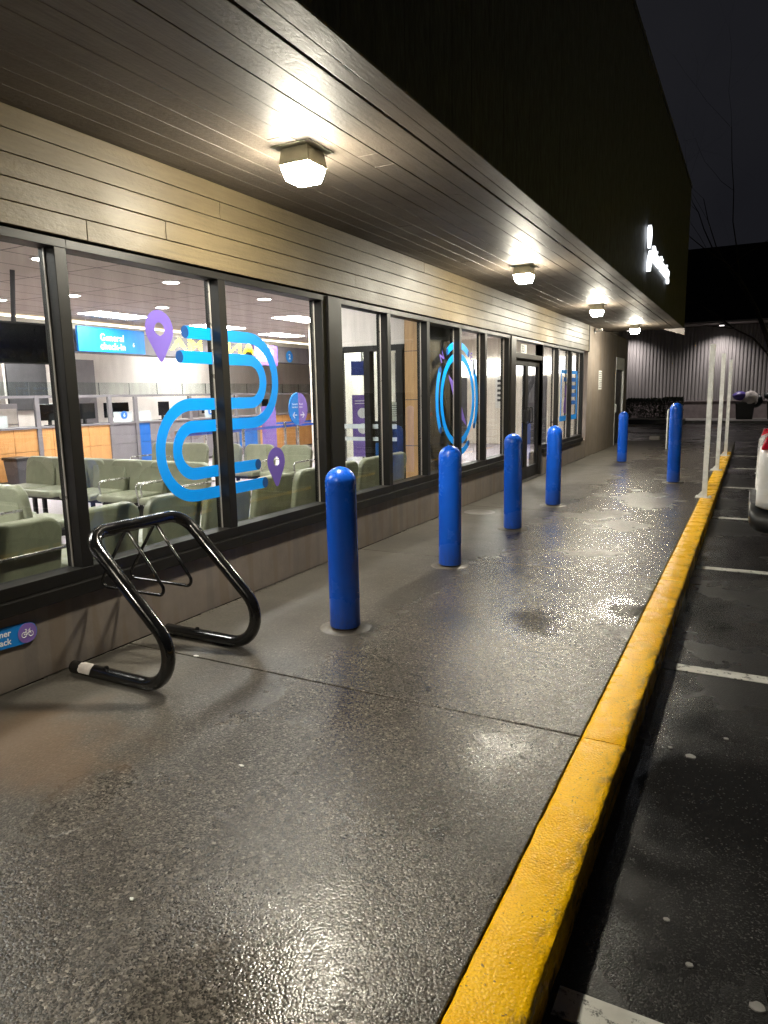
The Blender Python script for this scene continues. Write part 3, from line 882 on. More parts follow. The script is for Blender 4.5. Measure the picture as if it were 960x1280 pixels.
# ================================================================== KERB POSTS
for x, y, h, lab in [(2.835, 10.62, 2.09, "nearest pale steel channel post on the yellow kerb"), (2.84, 14.29, 2.12, "middle pale steel channel post on the yellow kerb"), (2.875, 17.45, 2.12, "farthest pale steel channel post on the yellow kerb")]:
    t = empty("kerb_post", (x, y, 0.002), lab, "post", "steel posts on the kerb")
    b = MB(); b.box(-0.033, -0.028, -0.04, 0.04, 0.01, h); b.box(-0.028, 0.033, -0.04, -0.035, 0.01, h); b.box(-0.028, 0.033, 0.035, 0.04, 0.01, h)
    b.box(0.028, 0.033, -0.035, -0.018, 0.01, h); b.box(0.028, 0.033, 0.018, 0.035, 0.01, h)
    b.build("channel", M["galv"], t, bev=0.0015)
    b = MB(); b.box(-0.115, 0.085, -0.085, 0.085, 0.0, 0.0098)
    b.prism([(-0.1, 0.01), (-0.034, 0.01), (-0.034, 0.09)], 'y', -0.006, 0.006)
    pb = b.build("base_plate", M["galv"], t, bev=0.001)
    for sx in (-0.095, 0.065):
        for sy in (-0.065, 0.065): MB().lathe([(0.011, 0.01), (0.011, 0.02), (0.0, 0.022)], sx, sy, 8).build("anchor_bolt", M["galv"], pb)

# ================================================================== BIKE RACK
t = empty("bike_rack", (0.5, 2.8, 0), "black bent-tube bike rack standing at the wall under the windows", "bike rack")
TR = 0.0355
o_ = Vector((0.5, 2.8, 0))
def loc(p): return Vector(p) - o_
zt = 0.80; xt = 1.063 + 0.03 - 1.045 * (zt - 0.037)
foot = [(0.10, 2.452, TR + .001), (1.063 + 0.03, 2.452, TR + .001), (xt, 2.452, zt), (xt, 3.155, zt), (1.063 + 0.03, 3.155, TR + .001), (0.11, 3.155, TR + .001)]
path = fillet([loc(p) for p in foot], [0.18, 0.12, 0.12, 0.18], 12)
MB().tube(path, TR, 20).build("frame", M["black"], t, smooth=50)
for y in (2.72, 2.935):
    ap = loc((xt, y, zt - TR + .004))
    pts = [ap + Vector((0.012, 0, 0)), loc((0.585, y, 0.425)), loc((0.035, y, 0.425)), ap + Vector((-0.012, 0, 0))]
    MB().tube(fillet(pts, [0.035, 0.035], 7), 0.0095, 10).build("wheel_hook", M["black"], t, smooth=50)
for y, e in ((2.452, 0.10), (3.155, 0.11)):
    MB().lathe([(0.014, 0.0), (0.014, 0.006), (0.009, 0.012), (0, 0.013)], n=12).build("anchor_bolt", M["black"], t).location = loc((0.36, y, 2 * TR - .001))
# torn white sticker on the near foot
b = MB(); n = 14
vs = []; fs = []
for k in range(9):
    x = 0.175 + 0.09 * k / 8
    for j in range(n):
        a = R(-15 + 200 * j / (n - 1)); xx = x + (random.uniform(-.006, .006) if k in (0, 8) else 0)
        vs.append((xx - .5, 2.452 - 2.8 - math.cos(a) * (TR + .0012), TR + .001 + math.sin(a) * (TR + .0012)))
for k in range(8):
    for j in range(n - 1): fs.append((k * n + j, k * n + j + 1, (k + 1) * n + j + 1, (k + 1) * n + j))
b.add(vs, fs); b.build("sticker", M["tape"], t, smooth=60)

# ------------------------------------------------------------------ bike rack sign on the wall
t = empty("bike_rack_sign", (0.004, 2.0, 0.3), "blue wall sign with a round purple bicycle emblem under the left window", "sign")
t.rotation_euler = (R(-4), 0, 0)
hh = 0.056
MB().prism([(-.72, -hh), (.26, -hh)] + arc(.26, 0, hh, -90, 90, 14) + [(.26, hh), (-.72, hh)], 'x', 0.0, 0.006).build("plate", M["signblue"], t)
MB().prism(disc(.258, 0, .054), 'x', 0.0062, 0.008).build("emblem_disc", M["lav"], t)
b = MB()
for c in (-0.02, 0.02): b.tube([(0.0085, .258 + c + .0135 * math.cos(R(a)), -.008 + .0135 * math.sin(R(a))) for a in range(0, 360, 24)], .0018, 6, closed=True)
q = [(0.0085, .238, -.008), (0.0085, .250, .013), (0.0085, .272, .013), (0.0085, .258, -.008), (0.0085, .238, -.008)]
b.tube(q, .0016, 6); b.tube([(0.0085, .258, -.008), (0.0085, .248, .02)], .0016, 6); b.tube([(0.0085, .278, -.008), (0.0085, .270, .021), (0.0085, .277, .022)], .0016, 6); b.tube([(0.0085, .243, .02), (0.0085, .253, .02)], .002, 6)
b.build("bicycle_symbol", M["lettering"], t)
text("lettering", "Customer\nbike rack", 0.047, (0.0064, .165, .007), M["lettering"], t, 0.0006, 'RIGHT', 0.0008, line=0.95)

# ================================================================== WINDOW GRAPHICS (vinyl on the glass, outer face)
VX0, VX1 = GX + 0.0008, GX + 0.0018
WD = 0.084
t = empty("loop_graphic", (0, 0, 0), "bright blue double loop graphic stuck across two windows", "window graphic")
zA, zB, zC = 1.945, 1.302, 0.972     # outer tube levels
zD, zE, zF = 1.778, 1.456, 0.818     # inner tube levels
cr, cl = 4.37, 3.715
S1 = [(3.69, zA), (3.9, zA)] + arc(cr, (zA + zB) / 2, (zA - zB) / 2, 90, -90, 36) + arc(cl, (zB + zC) / 2, (zB - zC) / 2, 90, 270, 24) + [(4.42, zC)]
S2 = [(3.625, zD), (3.9, zD)] + arc(cr, (zD + zE) / 2, (zD - zE) / 2, 90, -90, 24) + arc(cl, (zE + zF) / 2, (zE - zF) / 2, 90, 270, 36) + [(4.50, zF)]
for nm, S in (("outer_band", S1), ("inner_band", S2)):
    MB().ribbon(S, WD, VX0, VX1).build(nm, M["vinylblue"], t)
for y, z in ((3.69, zA), (3.625, zD), (4.42, zC), (4.50, zF)):
    MB().prism(disc(y, z, 0.036, WD / 2), 'x', VX1 + .0002, VX1 + .001).build("band_end", M["vinyldark"], t)
def pin_poly(cy_, cz, r, tip):
    d = cz - tip
    a = math.degrees(math.acos(r / d))
    pts = arc(cy_, cz, r, -90 + a, 270 - a, 30)
    # rounded tip, slightly bulging flanks
    pts += [(cy_ - 0.02, tip + 0.012), (cy_ - .008, tip + .002), (cy_ + .008, tip + .002), (cy_ + 0.02, tip + 0.012)]
    return pts
def ring_pin(name, cy_, cz, r, tip, rh, lab):
    # pin outline with a real hole: strips between outline and hole
    outer = pin_poly(cy_, cz, r, tip); k = len(outer)
    inner = []
    for (y, z) in outer:
        a = math.atan2(z - cz, y - cy_); inner.append((cy_ + rh * math.cos(a), cz + rh * math.sin(a)))
    x0, x1 = VX0 - .0003, VX1 + .0003
    vs = [(x0, *p) for p in outer] + [(x0, *p) for p in inner] + [(x1, *p) for p in outer] + [(x1, *p) for p in inner]
    fs = []
    for i in range(k):
        j = (i + 1) % k
        fs += [(i, j, k + j, k + i), (2 * k + i, 3 * k + i, 3 * k + j, 2 * k + j), (i, 2 * k + i, 2 * k + j, j), (k + i, k + j, 3 * k + j, 3 * k + i)]
    o = MB().add(vs, fs).build(name, M["purple"])
    return tag(o, lab, "window graphic", "purple map pins on the glass")
ring_pin("pin_graphic", 3.46, 1.945, 0.122, 1.735, 0.043, "larger purple map pin graphic at the upper end of the blue loops")
ring_pin("pin_graphic", 4.66, 0.972, 0.118, 0.765, 0.04, "smaller purple map pin graphic at the lower end of the blue loops")

t = empty("compass_graphic", (0, 0, 0), "blue compass ring graphic with purple needle behind the second bollard", "window graphic")
cy_, cz_, rr = 8.70, 1.418, 0.56
MB().ribbon(arc(cy_, cz_, rr, 0, 360, 60), 0.085, VX0, VX1).build("ring", M["vinylblue"], t)
for a0, a1 in ((148, 212), (58, 122), (-32, 32), (-122, -58)):
    MB().ribbon(arc(cy_, cz_, 0.705, a0, a1, 18), 0.085, VX0, VX1).build("arc_segment", M["vinylblue"], t)
    for a in (a0, a1):
        MB().prism(disc(cy_ + .705 * math.cos(R(a)), cz_ + .705 * math.sin(R(a)), .04), 'x', VX1 + .0002, VX1 + .001).build("arc_end", M["vinyldark"], t)
MB().prism([(8.36, 1.74), (8.62, 1.60), (9.02, 1.05), (8.66, 1.24)], 'x', VX0, VX1).build("needle", M["purple"], t)
text("lettering", "N", 0.16, (VX1, 8.13, 1.87), M["purple"], t, 0.0003, 'LEFT', 0.003, rot=(R(90 + 0), R(-32), R(90)))
text("lettering", "E", 0.16, (VX1, 9.14, 1.93), M["purple"], t, 0.0003, 'LEFT', 0.003)

t = empty("clipboard_graphic", (0, 0, 0), "blue form graphic with a purple figure on the last window", "window graphic")
b = MB(); b.box(VX0, VX1, 14.26, 14.33, 1.0, 1.86); b.box(VX0, VX1, 14.26, 15.72, 1.86, 1.93); b.box(VX0, VX1, 15.66, 15.74, 0.9, 1.86); b.box(VX0, VX1, 14.2, 15.66, 0.9, 1.0)
b.build("form_outline", M["vinylblue"], t)
for z in (1.74, 1.58, 1.42, 1.26):
    MB().box(VX0, VX1, 15.1 if z < 1.7 else 14.5, 15.6, z - .04, z + .04).build("form_line", M["bluepan"], t)
b = MB(); b.prism([(14.55, 1.05), (14.95, 1.05), (14.93, 1.3), (14.8, 1.4), (14.63, 1.38), (14.53, 1.25)], 'x', VX0, VX1); b.prism(disc(14.72, 1.52, .1, .12), 'x', VX0, VX1)
b.build("figure", M["lav"], t)

# ================================================================== WALL BITS
o = MB(); o.box(0.0105, 0.014, 17.6, 17.98, 1.53, 1.98)
t = empty("wall_notice", (0, 0, 0), "narrow white notice of small dark print on the bare end wall", "notice")
o.build("sheet", M["paper"], t)
b = MB()
for k in range(9):
    z = 1.93 - k * .045
    for q in range(3):
        y = 17.63 + q * .115; b.box(0.0142, 0.0152, y, y + random.uniform(.05, .1), z - .012, z + .01)
b.build("print", M["darkletter"], t)
t = empty("security_camera", (0.01, 17.0, 2.86), "small white security camera high on the end wall under the canopy", "security camera")
b = MB(); b.lathe([(0.05, 0.0), (0.05, 0.012)], 0, 0, 16); b.v = [(z, x, y) for x, y, z in b.v]; b.tube([(0.01, 0, 0), (0.1, -0.02, -0.01), (0.13, -.05, 0.02)], .012, 8)
b.build("bracket", M["galv"], t)
b = MB(); b.tube([(0.12, 0.06, .03), (0.14, -0.16, .0)], 0.034, 14); b.box(0.095, 0.165, -.17, .05, .03, .042)
b.build("housing", M["paper"], t, smooth=40)

# handrail at the end of the walk
t = empty("handrail", (1.45, 19.2, 0), "bent galvanised handrail at the far end of the walk", "handrail")
b = MB()
b.tube(fillet([(0, 0, 0), (0, 0, 0.97), (0.12, 1.3, 1.12), (0.12, 1.3, 0)], .06), .021, 12)
b.build("rail", M["galv"], t, smooth=50)
MB().tube([(0.0, 0.0, .55), (0.12, 1.3, .7)], .016, 10).build("mid_rail", M["galv"], t, smooth=50)
b = MB(); b.frustum(0, 0, .16, .09, 0, .15, .06, .13)
o = b.build("wheel_stop", M["flash"], bev=0.01); o.location = (0.55, 24.5, -0.13); tag(o, "small pale concrete block on the ground behind the far bollard", "block")

# ------------------------------------------------------------------ lit sign on the fascia
t = empty("fascia_sign", (1.79, 0, 0), "white lit sign lettering with a figure emblem on the dark fascia", "sign")
def figpoly():
    return arc(11.62, 3.78, .17, 0, 180, 14) + arc(11.74, 3.72, .30, 185, 235, 8) + [(11.66, 3.52)] + arc(11.5, 3.72, .30, -55, -2, 8)
hp = pin_poly(11.62, 3.80, .13, 3.60)
outer = hp; k = len(outer); inner = []
for (y, z) in outer:
    a = math.atan2(z - 3.80, y - 11.62); inner.append((11.62 + .055 * math.cos(a), 3.80 + .055 * math.sin(a)))
vs = [(x, *p) for x in (0.02, .06) for p in outer + inner]
fs = []
for i in range(k):
    j = (i + 1) % k
    fs += [(i, j, k + j, k + i), (2 * k + i, 3 * k + i, 3 * k + j, 2 * k + j), (i, 2 * k + i, 2 * k + j, j), (k + i, k + j, 3 * k + j, 3 * k + i)]
MB().add(vs, fs).build("emblem_head", M["signlit"], t)
MB().ribbon([(11.9 - .25 * math.sin(R(a)), 3.57 - (a / 100) * .30) for a in range(20, 101, 8)], .2, .02, .06).build("emblem_body", M["signlit"], t)
text("lettering", "Driver Licensing", 0.335, (0.03, 12.16, 3.5), M["signlit"], t, 0.02, 'LEFT', 0.002)
# conduits near the end
for y in (16.6, 17.5):
    pass

# ================================================================== INTERIOR THINGS
def make_chair(arms):
    t = empty("waiting_chair", (0, 0, 0), "", "chair")
    b = MB(); b.box(-0.265, 0.265, -0.27, 0.22, 0.385, 0.465)
    b.build("seat", M["vinyl"], t, bev=0.035, seg=4, smooth=60)
    hw, z0, z1, rc = 0.272, 0.40, 0.815, 0.11
    poly = [(-hw + .02, z0), (hw - .02, z0), (hw, z0 + .1)] + arc(hw - rc, z1 - rc, rc, 0, 90, 8) + arc(-hw + rc, z1 - rc, rc, 90, 180, 8) + [(-hw, z0 + .1)]
    b = MB(); b.prism(poly, 'y', 0.0, 0.075)
    b.xf(Matrix.Translation((0, 0.2, 0)) @ Matrix.Translation((0, 0, .4)) @ Matrix.Rotation(R(-9), 4, 'X') @ Matrix.Translation((0, 0, -.4)))
    b.build("backrest", M["vinyl"], t, bev=0.022, seg=4, smooth=60)
    b = MB(); b.box(-0.305, 0.305, -0.06, 0.03, 0.33, 0.384)
    b.build("beam", M["blackm"], t)
    for s_ in (-0.2, 0.2):
        b = MB(); b.box(s_ - 0.02, s_ + 0.02, -0.03, 0.01, 0.0, 0.33); b.box(s_ - 0.025, s_ + 0.025, -0.24, 0.24, 0.0, 0.03)
        b.build("leg", M["blackm"], t)
    if arms:
        for s_ in (-1, 1):
            pts = [(s_ * .285, 0.33, .60), (s_ * .285, -.2, .60), (s_ * .285, -.16, .36)]
            MB().tube(fillet(pts, .05, 6), .0115, 10).build("armrest", M["chrome"], t, smooth=50)
        MB().tube([(-.285, .33, .6), (.285, .33, .6)], .0115, 10).build("back_bar", M["chrome"], t, smooth=50)
    return t
cA = make_chair(True); cB = make_chair(False)
used = {True: False, False: False}
def put(x, y, rz, arms, lab, grp):
    src = cA if arms else cB
    if used[arms]: o = copy_tree(src)
    else: o = src; used[arms] = True
    o.location = (x, y, 0.0); o.rotation_euler = (0, 0, R(rz)); o["label"] = lab; o["group"] = grp
# row with its back to the window (seat faces -X)
rowA = [2.57, 3.2, 3.825, 4.44, 5.06, 5.68, 6.3, 6.92, 7.5]
for i, y in enumerate(rowA):
    put(-0.72, y, -90, i == 0, f"green vinyl chair backed against the front window, {ORD[i]} from the left in its row", "chairs with their backs to the window")
for i, x in enumerate([-4.6, -4.02, -3.36, -2.74, -2.1]):
    put(x, 5.52, 0, i in (3, 4), f"green vinyl chair facing left in the middle waiting row, {ORD[i]} from the left", "middle row of waiting chairs")
for i, x in enumerate([-4.3, -3.68, -3.06, -2.44]):
    put(x, 6.1, 180, False, f"green vinyl chair turned away behind the middle row, {ORD[i]} from the left", "chairs back to back with the middle row")
for i, x in enumerate([-5.0, -4.38, -3.72, -3.1, -2.45]):
    put(x, 8.05, 0, i in (0, 4), f"green vinyl chair in the row nearest the counter, {ORD[i]} from the left", "row of waiting chairs nearest the counter")
for i, x in enumerate([-2.9, -2.28]):
    put(x, 3.42, 0, True, f"green vinyl chair with steel arms at the left picture edge, {ORD[i]} from the left", "chairs at the left picture edge")
for i, x in enumerate([-2.85, -2.23]):
    put(x, 3.98, 180, False, f"green vinyl chair behind the armchairs at the left picture edge, {ORD[i]} from the left", "chairs behind the left armchairs")
for n_ in (0,):
    pass

# counter
t = empty("service_counter", (-8.6, 12, 0), "long check-in counter of maple, grey and blue panels with glass screens", "counter")
def cp(y0, y1, m_):
    b = MB()
    for z0, z1 in ((0.05, 0.555), (0.562, 0.975)): b.box(-0.5, 0.0, y0 - 12 + .004, y1 - 12 - .004, z0, z1)
    b.build("front_panel", M[m_], t, bev=0.002)
segs = [(3.0, 4.6, "orange"), (4.6, 6.2, "orange"), (6.2, 7.2, "orange"), (7.2, 8.2, "orange"), (8.2, 8.68, "orange"), (8.76, 9.02, "orange"), (9.02, 9.85, "orange"), (9.85, 10.42, "orange"), (10.42, 11.1, "grey"),
        (11.14, 11.5, "bluepan"), (11.5, 12.9, "grey"), (12.9, 14.5, "grey"), (14.55, 15.35, "bluepan"), (15.4, 16.5, "orange"), (16.5, 17.6, "orange"), (17.6, 19.0, "orange")]
for s_ in segs: cp(*s_)
MB().box(-0.6, 0.03, -9, 7.2, 0.978, 1.012).build("worktop", M["grey"], t, bev=0.003)
b = MB(); b.box(-0.03, 0.02, -9, 7.2, 1.55, 1.60)
for y in (4.6, 6.3, 8.72, 10.42, 11.12, 12.8, 14.5, 15.38, 17.2): b.box(-0.03, 0.025, y - 12 - .045, y - 12 + .045, 1.012, 1.6); b.box(-.02, .03, y - 12 - .045, y - 12 + .045, 0.0, .975)
b.build("upright_frame", M["grey"], t)
b = MB()
y = 3.0
while y < 19:
    b.box(-0.008, -0.002, y - 12, y - 12 + .78, 1.6, 1.85); y += .8
b.build("glass_screen", M["iglass"], t)
b = MB()
y = 3.79
while y < 19:
    b.box(-0.012, 0.002, y - 12 - .006, y - 12 + .006, 1.6, 1.85); y += .8
b.build("screen_clip", M["dgrey"], t)
for y0, y1 in ((7.4, 8.1), (9.2, 9.6), (10.5, 11.0), (11.2, 11.55), (13.3, 13.75), (15.5, 16.0), (17.3, 17.8)):
    MB().box(0.0, 0.004, y0 - 12, y1 - 12, 1.02, 1.24).build("frosted_panel", M["frost"], t)
for y, s_, lab in ((9.36, "7", "round blue counter placard numbered 7"), (10.78, "6", "round blue counter placard numbered 6"), (13.5, "5", "round blue counter placard numbered 5 beside the blue loops")):
    q = empty("station_placard", (-8.59, y, 1.17), lab, "placard", "numbered counter placards")
    MB().prism(disc(0, 0, .085), 'x', 0.0, 0.006).build("disc", M["bluepan"], q)
    text("lettering", s_, 0.11, (0.0065, 0, -.038), M["lettering"], q, 0.001, 'CENTER', .002)
for y, z, rz, lab in ((7.85, 1.02, 15, "dark monitor turned sideways at the left end of the counter"), (9.25, 1.02, -20, "small monitor behind placard 7"), (10.1, 1.02, 10, "dark monitor behind the window upright"), (10.9, 1.02, -30, "dark monitor on an arm behind placard 6"), (12.3, 1.02, 20, "dark monitor behind the left curve of the loops"), (13.9, 1.02, -10, "dark monitor beside placard 5"), (16.2, 1.02, 20, "dark monitor behind the round queue sign")):
    q = empty("monitor", (-8.95, y, 1.013), lab, "monitor", "monitors on the counter", R(rz))
    MB().box(-0.02, 0.02, -.26, .26, .1, .42).build("screen", M["screen"], q, bev=0.005)
    b = MB(); b.box(-0.06, -0.02, -.03, .03, 0.0, .2); b.box(-0.1, 0.08, -.1, .1, 0.0, 0.012)
    b.build("stand", M["blackm"], q)
# office chair-ish dark clutter behind the counter: filing units
for y, h, lab in ((8.9, 1.45, "grey filing cabinet behind the counter left of placard 6"), (15.0, 1.4, "grey filing cabinet behind the counter's far blue panel")):
    q = empty("filing_cabinet", (-10.3, y, 0), lab, "cabinet", "filing cabinets behind the counter")
    MB().box(-.3, .3, -.4, .4, 0, h).build("body", M["grey"], q, bev=0.005)
    for k in range(4): MB().box(.3, .315, -.37, .37, .05 + k * .33, .36 + k * .33).build("drawer", M["flash"], q, bev=0.003)

# hanging signs
t = empty("check_in_sign", (-8.0, 10.12, 2.655), "blue hanging sign reading General check-in above the counter", "sign")
MB().box(-0.06, 0, -.825, .825, -.235, .235).build("board", M["signblue"], t, bev=0.004)
text("lettering", "General\ncheck-in", 0.185, (0.001, -.32, -.01), M["lettering"], t, 0.001, 'LEFT', .0025, line=.9)
text("number", "6", 0.12, (0.001, .52, -.1), M["lettering"], t, 0.001, 'CENTER', .001)
b = MB()
for s_ in (-.6, .6): b.tube([(-.03, s_, .235), (-.03, s_, .38)], .006, 6)
b.build("hanger", M["galv"], t)
t = empty("check_in_sign", (-8.0, 15.1, 2.57), "purple hanging sign partly hidden behind the blue loops", "sign")
MB().box(-0.06, 0, -.5, .5, -.26, .26).build("board", M["lav"], t, bev=0.004)
text("lettering", "Road test\ncheck-in", 0.19, (0.001, -.44, 0.02), M["lettering"], t, 0.001, 'LEFT', .0025, line=.9)
q = empty("station_placard", (-8.29, 16.55, 2.6), "round blue placard numbered 2 high on the grey bulkhead", "placard", "numbered counter placards")
MB().prism(disc(0, 0, .16), 'x', 0.0, 0.006).build("disc", M["signblue"], q)
text("lettering", "2", 0.2, (0.0065, 0, -.07), M["lettering"], q, 0.001, 'CENTER', .003)

# television on a ceiling pole
t = empty("television", (-4.6, 5.62, 2.2), "switched-off black television hanging from the ceiling at the left edge", "television")
t.rotation_euler = (0, R(10), R(-8))
MB().box(-0.03, 0.03, -.42, .42, -.25, .25).build("casing", M["blackm"], t, bev=0.006)
MB().box(0.0302, 0.032, -.40, .40, -.23, .23).build("screen", M["screen"], t)
b = MB(); b.box(-0.06, -0.03, -.1, .1, -.1, .1); b.tube([(-.06, 0, 0), (-.07, 0, .84)], .028, 10)
b.build("pole", M["dgrey"], t)

# trash bin
t = empty("trash_bin", (-8.25, 7.98, 0), "black tapered trash bin against the maple counter", "trash bin")
b = MB(); b.frustum(0, 0, .16, .12, 0, .2, .15, .46); b.build("bin", M["dgrey"], t, bev=0.02)
b = MB(); b.frustum(0, 0, .215, .165, .4602, .215, .165, .51); b.build("rim", M["blackm"], t, bev=0.012)

# round queue sign
t = empty("queue_sign", (-5.0, 12.1, 0), "round sign half blue half purple with arrows, on a post", "sign")
MB().prism(arc(0, 1.24, .335, 90, 270, 24), 'x', 0, .02).build("blue_half", M["signblue"], t)
MB().prism(arc(0, 1.24, .335, -90, 90, 24), 'x', 0, .02).build("purple_half", M["lav"], t)
b = MB(); b.box(-.03, -.002, -.02, .02, 0, 1.3); b.lathe([(.17, 0), (.17, .015), (.03, .03)], -.015, 0, 20)
b.build("post", M["chrome"], t)
text("lettering", "General\nservices", .06, (.021, -.03, 1.32), M["lettering"], t, .0006, 'RIGHT')
text("lettering", "Road\ntests", .06, (.021, .03, 1.32), M["lettering"], t, .0006, 'LEFT')
text("arrow", "\u2190", .2, (.021, -.04, 1.05), M["lettering"], t, .0006, 'RIGHT', .003)
text("arrow", "\u2192", .2, (.021, .04, 1.05), M["lettering"], t, .0006, 'LEFT', .003)

# queue belts
posts = [(-5.0, 8.6), (-5.0, 10.3), (-5.2, 11.9), (-5.2, 13.4), (-6.2, 10.6), (-6.2, 12.6), (-6.2, 14.6)]
names = ["leftmost of the near belt row", "behind the lower purple pin", "below the round queue sign", "at the far end of the near belt row", "at the left end of the back belt row", "in the middle of the back belt row", "at the far end of the back belt row"]
for (x, y), nm in zip(posts, names):
    q = empty("queue_post", (x, y, 0), f"steel queue post {nm}", "queue post", "steel queue posts")
    MB().lathe([(.16, 0), (.16, .012), (.05, .025)], 0, 0, 20).build("foot", M["chrome"], q, smooth=40)
    MB().lathe([(.028, .025), (.028, .9), (.034, .9), (.034, .97), (0, .975)], 0, 0, 16).build("tube", M["chrome"], q, smooth=40)
for (a, c), lab in zip((((-5.0, 8.6), (-5.0, 10.3)), ((-5.0, 10.3), (-5.2, 11.9)), ((-5.2, 11.9), (-5.2, 13.4)), ((-6.2, 10.6), (-6.2, 12.6)), ((-6.2, 12.6), (-6.2, 14.6))),
                       ("blue queue belt at the left of the near row", "blue queue belt left of the round sign", "blue queue belt right of the round sign", "blue queue belt at the left of the back row", "blue queue belt at the right of the back row")):
    d = (Vector((*c, 0)) - Vector((*a, 0))); n_ = d.normalized(); s_ = Vector((-n_.y, n_.x, 0)) * .0015
    a_ = Vector((*a, 0)) + n_ * .03; c_ = Vector((*c, 0)) - n_ * .03
    vs = [a_ - s_ + Vector((0, 0, .87)), a_ + s_ + Vector((0, 0, .87)), c_ + s_ + Vector((0, 0, .87)), c_ - s_ + Vector((0, 0, .87))]
    vs += [v + Vector((0, 0, .05)) for v in vs]
    o = MB().add(vs, [(0, 3, 2, 1), (4, 5, 6, 7), (0, 1, 5, 4), (1, 2, 6, 5), (2, 3, 7, 6), (3, 0, 4, 7)]).build("queue_belt", M["belt"])
    tag(o, lab, "belt", "blue queue belts")

# purple banner stands, kiosk, notice
def banner(x, y, w_, z0, z1, lab):
    q = empty("banner_stand", (x, y, 0), lab, "banner", "purple banner stands")
    MB().box(-.012, .012, -w_, w_, z0, z1).build("panel", M["lav"], q)
    b = MB(); b.box(-.15, .15, -.06, .06, 0, .02); b.box(-.03, -.014, -.02, .02, .02, z1 - .1); b.build("stand", M["dgrey"], q)
    return q
q = banner(-3.4, 12.0, .2, .3, 1.5, "purple banner with white circles seen through the bay right of the black column")
q.rotation_euler = (0, 0, R(-60))
for z in (1.15, .85): MB().prism(disc(0, z, .1), 'x', .0122, .014).build("printed_circle", M["lettering"], q)
for z in (1.38, 1.33): MB().box(.0122, .014, -.15, .15, z, z + .015).build("printed_line", M["lettering"], q)
banner(-5.9, 12.3, .24, .2, 1.3, "purple banner stand behind the belts left of the round sign")
t = empty("kiosk", (-1.45, 9.1, 0), "black self-service kiosk behind the vestibule glass", "kiosk")
b = MB(); b.prism([(-.2, 0), (.2, 0), (.22, .8), (.3, 1.12), (-.22, 1.12)], 'y', -.12, .12); b.build("body", M["blackm"], t, bev=0.01)
MB().prism([(-.18, .83), (.18, .83), (.2, 1.09), (-.2, 1.09)], 'y', -.126, -.1205).build("screen", M["screen"], t)
MB().prism(disc(0, .7, .11), 'y', -.13, -.121).build("emblem", M["bluepan"], t)
t = empty("paper_notice", (-1.17, 9.0, 1.25), "white paper notice taped beside the kiosk", "notice")
MB().box(-.07, .07, -.004, 0, -.12, .14).build("sheet", M["paper"], t)
b = MB()
for k in range(6): b.box(-.05, .05 - random.random() * .03, -.0055, -.0042, .09 - k * .03, .098 - k * .03)
b.build("print", M["dgrey"], t)
t = empty("overhead_screen", (-3.5, 12.2, 2.02), "navy ceiling screen above the purple banner", "screen")
t.rotation_euler = (0, 0, R(-60))
MB().box(-.03, .03, -.22, .22, -.14, .14).build("panel", mat("navy_screen", (0.03, 0.05, 0.22), .3), t, bev=.004)
MB().tube([(0, 0, .14), (0, 0, 1.02)], .02, 8).build("pole", M["dgrey"], t)
# lobby notice
t = empty("lobby_poster", (-3.2, 19.88, 1.5), "narrow grey-lettered poster on the cream lobby wall behind the door", "poster")
MB().box(-.16, .16, -.012, 0, -.45, .45).build("sheet", M["paper"], t)
b = MB()
for k in range(5): b.box(-.1, .1, -.014, -.0122, .3 - k * .14, .37 - k * .14)
b.build("print", M["dgrey"], t)

# ================================================================== FAR SIDE
b = MB(); b.box(-30, 60, 36.9, 39.98, -0.3, 0.0)
tag(b.build("far_pavement", M["concrete"], bev=.02), kind="structure")
wh = empty("warehouse", (0, 40, 0), "far building with corrugated mauve wall under a black parapet", "building")
b = MB(); prof = []
x = -14.0
while x < 26:
    prof += [(x, 0.0), (x + .035, -.05), (x + .085, -.05), (x + .12, 0.0)]; x += .17
vs = [(px, 0.02 + py, 0.89) for px, py in prof] + [(px, 0.02 + py, 4.62) for px, py in prof]
k = len(prof)
MB().add(vs, [(i, i + 1, k + i + 1, k + i) for i in range(k - 1)]).build("corrugated_wall", M["steel_clad"], wh)
b = MB(); b.box(-14, 26, -.09, 6, -0.1, .84); b.box(-14, 26, -.13, 6, .842, .888)
b.build("plinth", M["plinth"], wh, bev=.01)
b = MB(); b.box(-14, 26, -1.25, .3, 4.66, 4.76); b.build("eave_flashing", M["flash"], wh, bev=.01)
b = MB(); b.box(-14, 26, -.45, 6, 4.765, 8.38); b.box(-14, 26, .2, 6, .9, 4.65); b.build("parapet", M["darkwall"], wh)
for x, lab in ((-2.6, "wall light under the far eave, nearest the end wall"), (1.75, "wall light under the far eave, above the kerb posts"), (6.4, "wall light under the far eave, beyond the bare tree")):
    t = empty("wall_light", (x, 38.95, 4.655), lab, "wall light", "wall lights under the far eave")
    MB().box(-.12, .12, -.1, .1, -.1, 0.0).build("housing", M["dgrey"], t, bev=.01)
    MB().box(-.1, .1, -.08, .08, -.125, -.101).build("lens", M["walllamp"], t)
    ld = bpy.data.lights.new("flood", 'SPOT'); ld.energy = 205; ld.color = (1, .93, .89); ld.spot_size = R(126); ld.spot_blend = 1.0; ld.shadow_soft_size = .07
    lo = bpy.data.objects.new("flood", ld); col.objects.link(lo); lo.parent = t; lo.location = (0, 0, -.16); lo.rotation_euler = (R(10), 0, 0)

